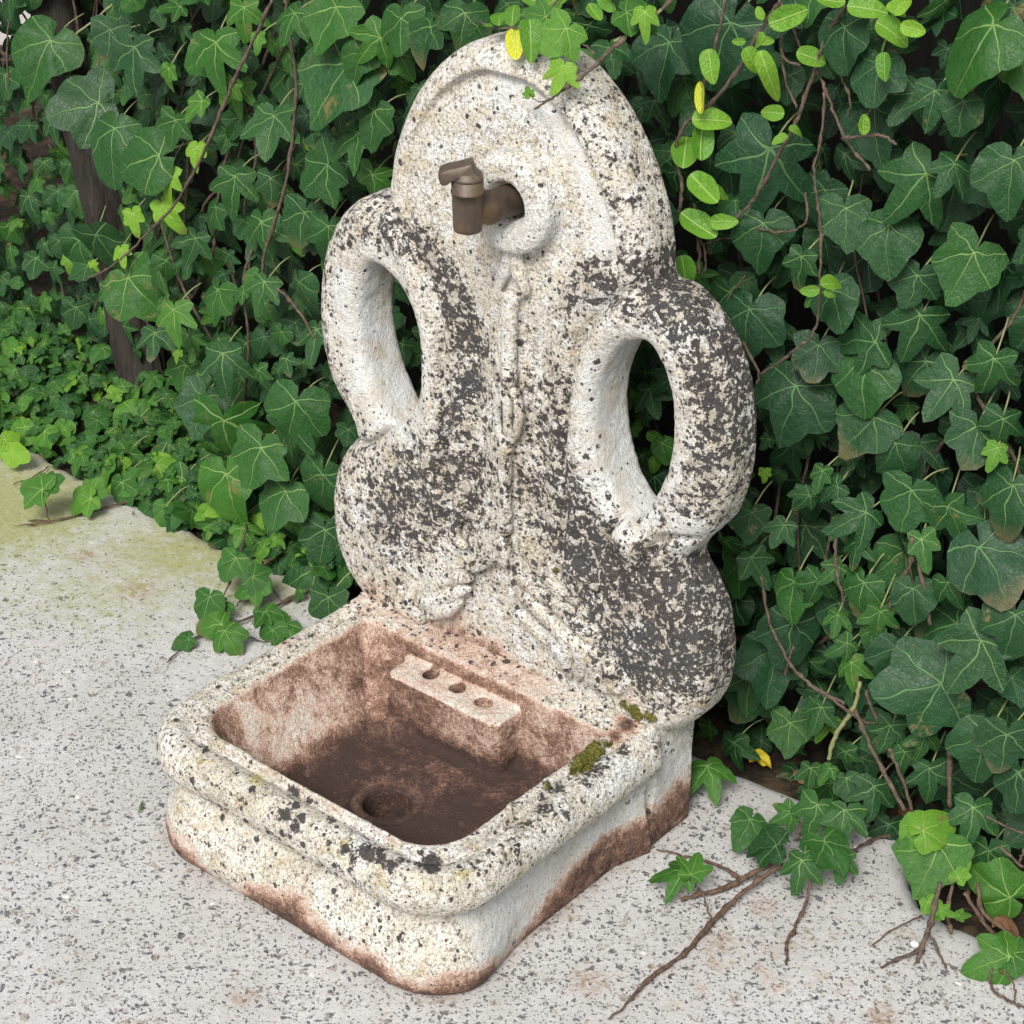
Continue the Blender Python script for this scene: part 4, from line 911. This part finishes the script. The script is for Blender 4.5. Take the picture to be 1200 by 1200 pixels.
add_stem(IVY, crop(750, 420, .375, [(610, 540), (612, 640), (635, 760)]), 'y', .165, .0024); add_stem(IVY, crop(750, 420, .375, [(850, 560), (845, 640), (800, 720), (780, 780)]), 'y', .17, .0032)
add_stem(IVY, crop(750, 420, .375, [(868, 620), (885, 720), (908, 830)]), 'y', .17, .003); add_stem(IVY, crop(750, 420, .375, [(480, 900), (465, 940), (455, 990)]), 'y', .17, .002)
add_stem(IVY, crop(700, 800, .4167, [(590, 0), (680, 60), (740, 105), (790, 115)]), 'y', .165, [.0026, .002]); add_stem(IVY, crop(700, 800, .4167, [(740, 0), (715, 80), (670, 150), (650, 215)]), 'y', .17, .0035, GSTEM)
add_stem(IVY, crop(700, 800, .4167, [(725, 75), (760, 160), (810, 260), (865, 360)]), 'y', .16, .0033); add_stem(IVY, crop(700, 800, .4167, [(755, 20), (800, 140), (850, 250), (888, 365)]), 'y', .16, .0028)
add_stem(IVY, crop(700, 800, .4167, [(990, 180), (992, 350)]), 'y', .17, .0036); add_stem(IVY, crop(700, 800, .4167, [(1090, 375), (1200, 425)]), 'y', .16, .002); add_stem(IVY, crop(700, 800, .4167, [(1130, 460), (1200, 520)]), 'y', .15, .002)
add_stem(IVY, [(1200, 995), (1195, 1010)], 'y', .15, .002)
for i_ in range(46):        # darker runners deeper in, in front of the added backing
    x_ = random.uniform(-1.7, 1.05); z_ = random.uniform(0, .5); y_ = hedge_y(x_, z_); pts = [np.array([x_, y_ + .03, z_])]
    for k_ in range(random.randint(3, 6)): pts.append(pts[-1] + np.array([random.uniform(-.07, .07), random.uniform(-.02, .03), random.uniform(.06, .16)]))
    A = Acc(); A.add(*tube_np(spline(pts, 5), random.uniform(.0012, .0028), 5)); A.build('stem', STEM, IVY)
# petioles for the leaves picked out
PE = Acc()
for s, p, B, li, tone, bl_ in ivy_big:
    q = p + B[:, 0] * -.25 * s + np.array([random.uniform(-.02, .02), .045, random.uniform(.0, .02)])
    PE.add(*tube_np(spline([p + B[:, 2] * -.001, (p + q) / 2 + np.array([0, .004, .006]), q], 4), .0011, 5))
o = PE.build('petioles', GSTEM, IVY); o['kind'] = 'stuff'

# ---- honeysuckle
def ov_outline(wd, n=22):
    L = []
    for i_ in range(n):
        a = 2 * math.pi * i_ / n; x_ = .5 - .5 * math.cos(a); L.append((x_ - .02, wd * math.sin(a) * (1 - .25 * x_) * (1 + .12 * math.sin(a * 5) * .3)))
    return L
def ov_mesh(wd, curl, fold, seed):
    O = np.array(ov_outline(wd)); n = len(O); c0 = np.array([.48, 0]); V = [(c0[0], 0, -curl * .23)]
    for sc in (.55, 1.):
        for x_, y_ in c0 + (O - c0) * sc: V.append((x_, y_, -curl * x_ * x_ + fold * abs(y_) + .02 * math.sin(x_ * 9 + seed)))
    F = []
    for j in range(n):
        k = (j + 1) % n; F += [(0, 1 + k, 1 + j), (1 + j, 1 + k, 1 + n + k), (1 + j, 1 + n + k, 1 + n + j)]
    V = np.array(V); F = np.array(F)[:, ::-1]; return leaf_mesh('leaf', V, F, V[:, :2] / 4 + .5, OVATE)
OM = [ov_mesh(.36, .45, .35, 1), ov_mesh(.41, .8, .5, 2), ov_mesh(.33, -.3, .45, 3), ov_mesh(.26, 1.3, .6, 4)]
for m_ in OM:
    u = m_.uv_layers[0].data
HS = empty('honeysuckle', (.3, .15, .9), 'bright green oval leaved honeysuckle trailing down beside the arch at the top right', 'climbing plant')
def ol(parent, px, py, L, ang, tone, y=.13, mi=None, nb=(.35, -.75, .5)):
    p = ony(px, py, y); leaf_obj(parent, 'leaf', OM[random.randrange(3) if mi is None else mi], p, basis(rnd_normal(nb, .22), imgdir(ang)), L * depth_scale(p), tone)
c6 = lambda L: crop(750, 0, .375, L)
for L, r, y_ in (([(268, 0), (250, 80), (232, 150), (205, 240), (195, 330)], .0022, .12), ([(440, 0), (380, 90), (320, 200), (250, 290), (205, 335), (150, 380), (115, 440), (112, 500), (128, 560), (130, 610), (122, 665)], .0028, .13), ([(640, 20), (590, 90), (565, 160), (545, 215), (510, 320), (490, 380), (440, 470), (385, 575), (340, 640), (290, 685), (225, 692)], .0026, .135),
                 ([(435, 0), (480, 90), (500, 140), (560, 235), (590, 310), (625, 400), (660, 460), (720, 530)], .002, .15), ([(575, 290), (570, 400), (545, 520), (553, 620), (565, 720), (563, 880), (555, 1000), (530, 1060), (500, 1080), (440, 1130), (375, 1170)], .0019, .14), ([(170, 640), (182, 760), (186, 860)], .0024, .15), ([(186, 740), (205, 800), (200, 850)], .0016, .15),
                 ([(670, 60), (635, 140), (630, 240), (655, 300), (650, 360)], .002, .15), ([(445, 150), (455, 250), (490, 340)], .0016, .16), ([(330, 700), (420, 725), (490, 715), (525, 680), (515, 600)], .0016, .15), ([(630, 435), (700, 425), (760, 425), (800, 450)], .0022, .14), ([(700, 430), (705, 370), (720, 340)], .0018, .14), ([(200, 765), (250, 745), (300, 745)], .0012, .15), ([(320, 1070), (370, 1160), (365, 1200)], .002, .15), ([(440, 110), (450, 180), (500, 205)], .002, .15), ([(260, 950), (330, 860)], .0014, .16)):
    add_stem(HS, c6(L), 'y', y_, r)
for a, b, L, an, t in ((215, 155, 34, 85, .62), (190, 255, 33, 95, .93), (165, 375, 40, 0, .66), (135, 525, 46, 275, .55), (190, 500, 44, 275, .50), (160, 545, 46, 50, .58), (228, 575, 20, 60, .6), (130, 665, 46, 40, .55), (222, 692, 27, 0, .62), (405, 75, 44, -20, .58), (375, 160, 44, 70, .70), (330, 150, 26, 60, .66), (490, 165, 33, 15, .58), (450, 355, 24, 185, .6), (465, 405, 17, 0, .62), (460, 425, 17, 160, .62), (765, 165, 28, 95, .5), (740, 70, 36, 30, .6), (640, 5, 32, 180, .62), (650, 20, 40, 10, .6), (815, 80, 30, 15, .74), (330, 130, 14, 180, .62), (370, 125, 16, 5, .64), (385, 60, 16, 240, .68), (375, 100, 14, 90, .68), (560, 905, 20, 170, .58), (565, 890, 25, -15, .62), (575, 912, 12, 20, .58), (790, 45, 26, -50, .75), (770, 20, 22, 20, .72), (130, 800, 34, 80, .45), (700, 420, 22, 265, .66)):
    ol(HS, 750 + a * .375, b * .375, L * 1.12, an, t, .118, 3 if (a, b) == (375, 160) else None)
for a, b, L, an, t in ((342, 520, 24, 80, .3), (355, 560, 20, 40, .34), (372, 640, 18, 120, .32), (420, 780, 22, 80, .34), (395, 690, 20, 30, .2), (345, 560, 22, 150, .18)):
    ol(HS, 640 + a * .3, 300 + b * .3, L, an, t + .1, .2)
# ---- sprig hanging over the arch
SG = empty('ivy_sprig', tuple(ony(700, 80, .02)), 'thin ivy shoot with bright young leaves hanging over the top of the arch', 'ivy')
add_stem(SG, [(800, -12, .10), (765, 20, .07), (735, 42, .05), (705, 68, .02), (688, 85, .0), (662, 104, -.012), (640, 120, -.022), (626, 128, -.026)], 'y', 0, [.0032, .003, .0024, .0015], None, 'stem')
add_stem(SG, [(700, 65, .02), (682, 50, .02), (672, 42, .02)], 'y', 0, .0012); add_stem(SG, [(640, 120, -.022), (628, 118, -.025), (620, 110, -.026)], 'y', 0, .0009)
add_stem(SG, [(775, 12, .07), (745, 36, .06), (720, 48, .05)], 'y', 0, .0022, GSTEM)
def il(parent, px, py, L, ang, kind, tone, y=None, z=None, nb=(.35, -.7, .55), sp=.16, bloom=0.):
    p = ony(px, py, y) if y is not None else onz(px, py, z); return leaf_obj(parent, 'leaf', LM[pick(kind)], p, basis(rnd_normal(nb, sp), imgdir(ang)), L * depth_scale(p) * 1.1, tone, bloom), p
il(SG, 664, 34, 40, 130, 'broad', .62, .01); il(SG, 660, 78, 34, 108, 'star', .72, -.01); il(SG, 621, 112, 14, 250, 'young', .62, -.026); il(SG, 640, 20, 30, 200, 'star', .5, .02); il(SG, 733, 15, 34, 30, 'broad', .5, .06); il(SG, 755, 14, 30, 90, 'young', .74, .05)
HS2 = empty('honeysuckle', tuple(ony(590, 25, .07)), 'short honeysuckle shoot with one yellow leaf lying on the top of the arch', 'climbing plant')
add_stem(HS2, [(560, 26, .03), (590, 34, .005), (620, 26, .01), (650, 5, .05), (660, -15, .07)], 'y', 0, .0014)
for px, py, L, an, t in ((602, 33, 38, 85, .97), (621, 24, 40, 88, .42), (600, 30, 32, 268, .42), (585, 30, 28, 262, .5), (578, 30, 12, 160, .45), (625, 20, 36, 330, .48), (640, 5, 30, 200, .45), (690, 5, 28, 60, .55), (700, -4, 30, 20, .5), (665, -4, 30, 170, .55)):
    ol(HS2, px, py, L, an, t, .005 if py > 22 else .07)
# ---- runners lying on the paving
LR = empty('ivy_runner', tuple(onz(290, 730)), 'ivy runner with small crinkled leaves lying on the paving left of the basin', 'ivy', None)
c5 = lambda L: crop(0, 420, .375, L)
def zs(L, zz): return [(a, b, c) for (a, b), c in zip(L, zz)]
add_stem(LR, zs(c5([(520, 952), (570, 905), (640, 860), (760, 818), (850, 780), (925, 740), (1010, 700), (1060, 640)]), [.003, .004, .006, .008, .008, .006, .005, -.0]), 'z', 0, [.0010, .0025, .0030, .0032])
add_stem(LR, zs(c5([(690, 760), (722, 690), (755, 600), (770, 520)]), [.008, .03, .06, .05]), 'z', 0, .0018); add_stem(LR, zs(c5([(715, 690), (708, 650), (735, 605)]), [.03, .045, .055]), 'z', 0, .0012)
add_stem(LR, zs(c5([(740, 775), (765, 735), (800, 700)]), [.008, .02, .03]), 'z', 0, .0016); add_stem(LR, zs(c5([(1030, 540), (960, 570), (880, 610), (830, 640), (815, 660)]), [.03, .02, .02, .02, .02]), 'z', 0, .0034); add_stem(LR, zs(c5([(1010, 560), (930, 590), (850, 625)]), [.02, .012, .012]), 'z', 0, .0028, WOODY)
add_stem(LR, zs(c5([(850, 715), (870, 745), (885, 760)]), [.012, .01, .006]), 'z', 0, .0012); add_stem(LR, zs(c5([(770, 865), (820, 885), (860, 880)]), [.004, .008, .02]), 'z', 0, .0012)
for a, b, L, an, k, t, z_ in ((735, 625, 34, 110, 'broad', .40, .06), (805, 700, 36, 150, 'broad', .40, .04), (790, 680, 30, 30, 'broad', .38, .05), (655, 745, 34, 95, 'broad', .36, .04), (700, 765, 28, 120, 'star', .40, .03), (700, 850, 34, 60, 'broad', .48, .03), (690, 830, 30, 170, 'heart', .5, .03), (828, 790, 34, 70, 'star', .36, .03), (900, 830, 38, 120, 'star', .40, .025), (850, 845, 30, 100, 'broad', .38, .02), (590, 875, 22, 150, 'heart', .30, .015), (940, 725, 18, 120, 'young', .4, .02), (860, 560, 28, 90, 'young', .62, .04), (825, 590, 24, 170, 'heart', .5, .03), (800, 630, 16, 60, 'young', .6, .02), (840, 470, 34, 80, 'broad', .48, .05), (755, 530, 34, 60, 'star', .42, .05)):
    _, p = il(LR, a * .375, 420 + b * .375, L * .88, an, k, t + .06, None, z_, (.25, -.45, .9), .25)
LR2 = empty('ivy_runner', tuple(onz(80, 600)), 'thin dead looking twig with two upright ivy leaves on the paving at far left', 'ivy')
add_stem(LR2, zs(c5([(45, 524), (140, 512), (260, 485), (350, 460), (450, 434)]), [.004, .005, .004, .004, .0]), 'z', 0, [.001, .0022, .0026], WOODY); add_stem(LR2, zs(c5([(90, 505), (150, 508)]), [.008, .005]), 'z', 0, .002, WOODY)
add_stem(LR2, zs(c5([(152, 506), (145, 470), (135, 425)]), [.006, .03, .06]), 'z', 0, .0013); add_stem(LR2, zs(c5([(298, 478), (285, 452)]), [.005, .025]), 'z', 0, .0012); add_stem(LR2, zs(c5([(40, 392), (100, 372), (152, 338)]), [.004, .004, .004]), 'z', 0, .0014, WOODY)
il(LR2, 50, 574, 32, 200, 'broad', .56, None, .062, (.2, -.6, .8)); il(LR2, 106, 584, 26, 150, 'broad', .62, None, .03, (.2, -.6, .8)); il(LR2, 54, 570, 24, 330, 'broad', .44, None, .064, (.2, -.6, .8)); il(LR2, 106, 578, 22, 300, 'broad', .52, None, .032, (.2, -.6, .8))
RR = empty('ivy_runner', tuple(onz(900, 1010)), 'woody ivy runner trailing out on the paving right of the basin', 'ivy')
c8 = lambda L: crop(700, 800, .4167, L)
add_stem(RR, zs(c8([(32, 948), (90, 895), (150, 830), (240, 765), (300, 700), (350, 645), (420, 580), (520, 510)]), [.003, .004, .005, .005, .006, .008, .014, .03]), 'z', 0, [.0012, .003, .0042, .004, .0035], WOODY)
add_stem(RR, zs(c8([(235, 610), (300, 592), (370, 572), (440, 535), (530, 485)]), [.006, .008, .008, .012, .03]), 'z', 0, [.003, .0045, .004], WOODY); add_stem(RR, zs(c8([(165, 470), (260, 490), (340, 515), (408, 552)]), [.004, .004, .005, .008]), 'z', 0, [.0012, .0022, .003], WOODY)
add_stem(RR, zs(c8([(532, 788), (535, 730), (565, 670), (590, 610), (602, 545)]), [.003, .004, .006, .015, .035]), 'z', 0, [.0022, .0028, .002], WOODY); add_stem(RR, zs(c8([(320, 665), (303, 615), (285, 575)]), [.006, .02, .035]), 'z', 0, .0015)
add_stem(RR, zs(c8([(560, 440), (570, 405), (565, 380)]), [.03, .04, .05]), 'z', 0, .0018); add_stem(RR, zs(c8([(620, 515), (700, 480), (780, 440), (850, 425)]), [.03, .015, .006, .0]), 'z', 0, [.002, .0026], WOODY)
for a, b, L, an, k, t, z_, bl_ in ((248, 530, 44, 190, 'star', .44, .04, 0), (265, 540, 34, 290, 'star', .44, .045, 0), (432, 385, 38, 120, 'heart', .30, .05, .1), (618, 345, 46, 110, 'star', .36, .08, .3), (700, 360, 46, 100, 'star', .32, .08, .4), (640, 445, 42, 70, 'broad', .34, .07, .4), (575, 500, 42, 100, 'star', .34, .06, .2), (585, 480, 36, 30, 'broad', .34, .06, .2), (690, 490, 36, 100, 'star', .32, .05, .3), (505, 460, 40, 200, 'broad', .22, .05, .1), (545, 365, 32, 150, 'star', .36, .06, .1), (310, 235, 46, 80, 'star', .42, .05, .1), (600, 240, 30, 100, 'star', .30, .1, .3), (700, 270, 30, 80, 'broad', .26, .09, .3), (655, 240, 26, 120, 'young', .40, .1, .2)):
    il(RR, 700 + a * .4167, 800 + b * .4167, L * .9, an, k, t + .05, None, z_, (.25, -.5, .85), .22, bl_ * .5)
RR2 = empty('ivy_runner', tuple(onz(1090, 1090)), 'forked red brown shoot standing under large pale ivy leaf at lower right', 'ivy')
add_stem(RR2, zs(c8([(900, 785), (925, 710), (945, 640), (965, 560)]), [.004, .02, .05, .08]), 'z', 0, [.0035, .0042, .003]); add_stem(RR2, zs(c8([(798, 803), (850, 775), (905, 755)]), [.003, .006, .01]), 'z', 0, [.0018, .0036]); add_stem(RR2, zs(c8([(930, 700), (960, 755), (983, 808)]), [.02, .01, .003]), 'z', 0, [.0028, .0012]); add_stem(RR2, zs(c8([(770, 740), (830, 695), (910, 655)]), [.003, .004, .01]), 'z', 0, [.0008, .0016], WOODY)
for a, b, L, an, k, t, z_ in ((915, 420, 38, 330, 'heart', .64, .11), (900, 400, 30, 120, 'heart', .62, .11), (960, 455, 58, 115, 'broad', .50, .09), (950, 450, 50, 165, 'broad', .48, .088), (930, 615, 24, 60, 'young', .66, .05), (1015, 550, 24, 300, 'young', .62, .06), (965, 640, 18, 20, 'young', .62, .05), (1015, 655, 14, 0, 'young', .6, .02)):
    il(RR2, 700 + a * .4167, 800 + b * .4167, L, an, k, t, None, z_, (.35, -.7, .7), .12)
RR3 = empty('ivy_runner', tuple(onz(1180, 1160)), 'curled dark tendril with pale green leaf at the right edge of the paving', 'ivy')
add_stem(RR3, zs(c8([(1108, 805), (1108, 850), (1130, 880), (1170, 900), (1210, 915)]), [.02, .006, .004, .004, .004]), 'z', 0, .0018, WOODY); add_stem(RR3, zs(c8([(1130, 805), (1160, 830), (1175, 870), (1168, 900), (1140, 880)]), [.02, .02, .01, .006, .004]), 'z', 0, .0013, WOODY)
il(RR3, 1183, 1120, 44, 160, 'broad', .52, None, .03, (.3, -.5, .8)); il(RR3, 1188, 1118, 36, 40, 'broad', .48, None, .03, (.3, -.5, .8))
# ---- woody stems on the soil, lower right
WS = empty('woody_vine', tuple(onz(1170, 1060)), 'tangle of woody ivy stems lying on soil at the lower right', 'ivy')
for L in ([(1030, 590), (1090, 680), (1150, 730), (1200, 760)], [(1070, 560), (1080, 640), (1140, 690), (1200, 740)], [(1020, 440), (1050, 520), (1040, 600)], [(1000, 560), (985, 650), (995, 700)]): add_stem(WS, zs(c8(L), [.05, .02, .01, .005]), 'z', 0, .003, WOODY)

# ---- ground cover: low pale ivy along the left edge
GC = empty('ground_ivy', (-1.0, .3, 0), 'low pale green ivy seedlings along the soil edge at left', 'ground cover')
gc = []
for _ in range(900):
    x_ = random.uniform(-1.75, -.45); e_ = float(edge_y(x_)); wdt = .05 + .19 * float(sst(-.75, -1.15, np.float64(x_))); y_ = e_ + random.uniform(-.012, wdt + .03)
    z_ = random.uniform(.0, .04) + .12 * max(0, y_ - e_ - .02) * random.random(); s = random.uniform(.014, .034)
    tone = random.gauss(.42, .07) if x_ < -.9 else random.gauss(.36, .07); 
    if random.random() < .08: tone = .72
    gc.append((s, np.array([x_, y_, z_]), basis(rnd_normal((.2, -.4, .9), .33), rng.normal(size=3) + np.array([.3, -.8, -.2])), pick(random.choice(['heart', 'heart', 'broad', 'young', 'star'])), tone, max(0, random.gauss(.1, .1))))
gc.sort(key=lambda c: -c[0])
for c in gc[:60]: leaf_obj(GC, 'leaf', LM[c[3]], c[1], c[2], c[0] * 1.15, c[4], c[5])
joined_leaves('leaves', GC, gc[60:])
for px, py, L, an, k, t in ((5, 515, 26, 60, 'heart', .78), (12, 530, 22, 20, 'heart', .8), (52, 505, 26, 80, 'heart', .58), (75, 500, 24, 100, 'heart', .55), (30, 500, 26, 120, 'heart', .6), (158, 478, 34, 95, 'heart', .55), (125, 540, 26, 80, 'heart', .5), (183, 545, 30, 60, 'heart', .72), (195, 562, 28, 110, 'young', .5), (160, 560, 26, 130, 'heart', .48), (95, 530, 22, 100, 'broad', .5)):
    il(GC, px, py, L, an, k, t, None, .035, (.2, -.55, .8), .2)
# bright low leaves at the foot of the right-hand ivy
# ---- litter
def flat_leaf(name, px, py, L, ang, mat, label, cat, z=.008, group=None, kind='heart', soil=False):
    _, V, F, uv = LV[pick(kind)]; V = V.copy(); V[:, 2] = V[:, 2] * 1.5 + .25 * V[:, 1] ** 2; p = onz(px, py, z); s = L * depth_scale(p)
    B = basis(rnd_normal((0, -.1, 1), .25), imgdir(ang)); me_ = leaf_mesh(name, V, F, uv, mat); o = bpy.data.objects.new(name, me_); COL.objects.link(o)
    Mx = Matrix.Identity(4)
    for i_ in range(3):
        for j_ in range(3): Mx[i_][j_] = B[i_][j_] * s
        Mx[i_][3] = p[i_]
    o.matrix_world = Mx; return tag(o, label, cat, group)
flat_leaf('fallen_leaf', 885, 888, 20, 20, YEL, 'small yellow fallen leaf on the soil right of the fountain', 'leaf', .0)
for px, py, L, an, lb in ((1160, 1045, 30, 30, 'curled brown dead leaf on the soil between the woody stems at lower right'), (1060, 955, 26, 10, 'brown dead leaf at the paving edge under the drooping ivy, right of the fountain'), (1175, 1075, 24, 60, 'reddish brown dead leaf lowest on the soil at the right edge'), (150, 440, 18, 280, 'small upright reddish dead leaf against the foot of the trunk'), (165, 455, 16, 80, 'tiny brown dead leaf lying below the upright one at the trunk foot'), (205, 575, 16, 20, 'pale brown dead leaf among the ground ivy at left'), (940, 905, 18, 60, 'dark dead leaf on the soil just right of the yellow leaf')):
    flat_leaf('dead_leaf', px, py, L, an, DEAD, lb, 'leaf', .01, None, 'broad')
A = Acc(); A.add(*tube_np([onz(835 + 5 * math.cos(a), 934 + 3 * math.sin(a), .002) for a in np.linspace(0, 6.28, 15)], .0012, 5)); tag(A.build('snail_shell', mat_simple('shell', (.2, .17, .1), (.4, .36, .26), 80), None), 'tiny pale ring shaped shell on paving right of the plinth', 'shell')
def pebble(px, py, r, label):
    A = Acc(); V = []; p = onz(px, py, r * .6)
    prof_ = [(-r * .6, r * .3), (-r * .4, r * .8), (0, r), (r * .4, r * .8), (r * .6, r * .3), (r * .62, .0001)]
    V, F = lathe(p, prof_, (0, 0, 1), 9); V += rng.normal(size=V.shape) * r * .06; A.add(V, F); tag(A.build('pebble', PEB, None), label, 'pebble')
A = Acc(); A.add(*tube_np([onz(163, 952, .003), onz(165, 945, .006), onz(167, 938, .003)], [.001, .0022, .0006], 6)); tag(A.build('leaf_fragment', LEAF, None), 'tiny dark green leaf fragment lying alone on the paving left of the basin', 'leaf').color = (.35, 0, 0, 1)
pebble(1072, 1106, .006, 'white pebble on the paving beside the forked shoot'); pebble(1004, 993, .0045, 'small white pebble by ivy leaves right of the basin')
print('objects', len(S.objects))
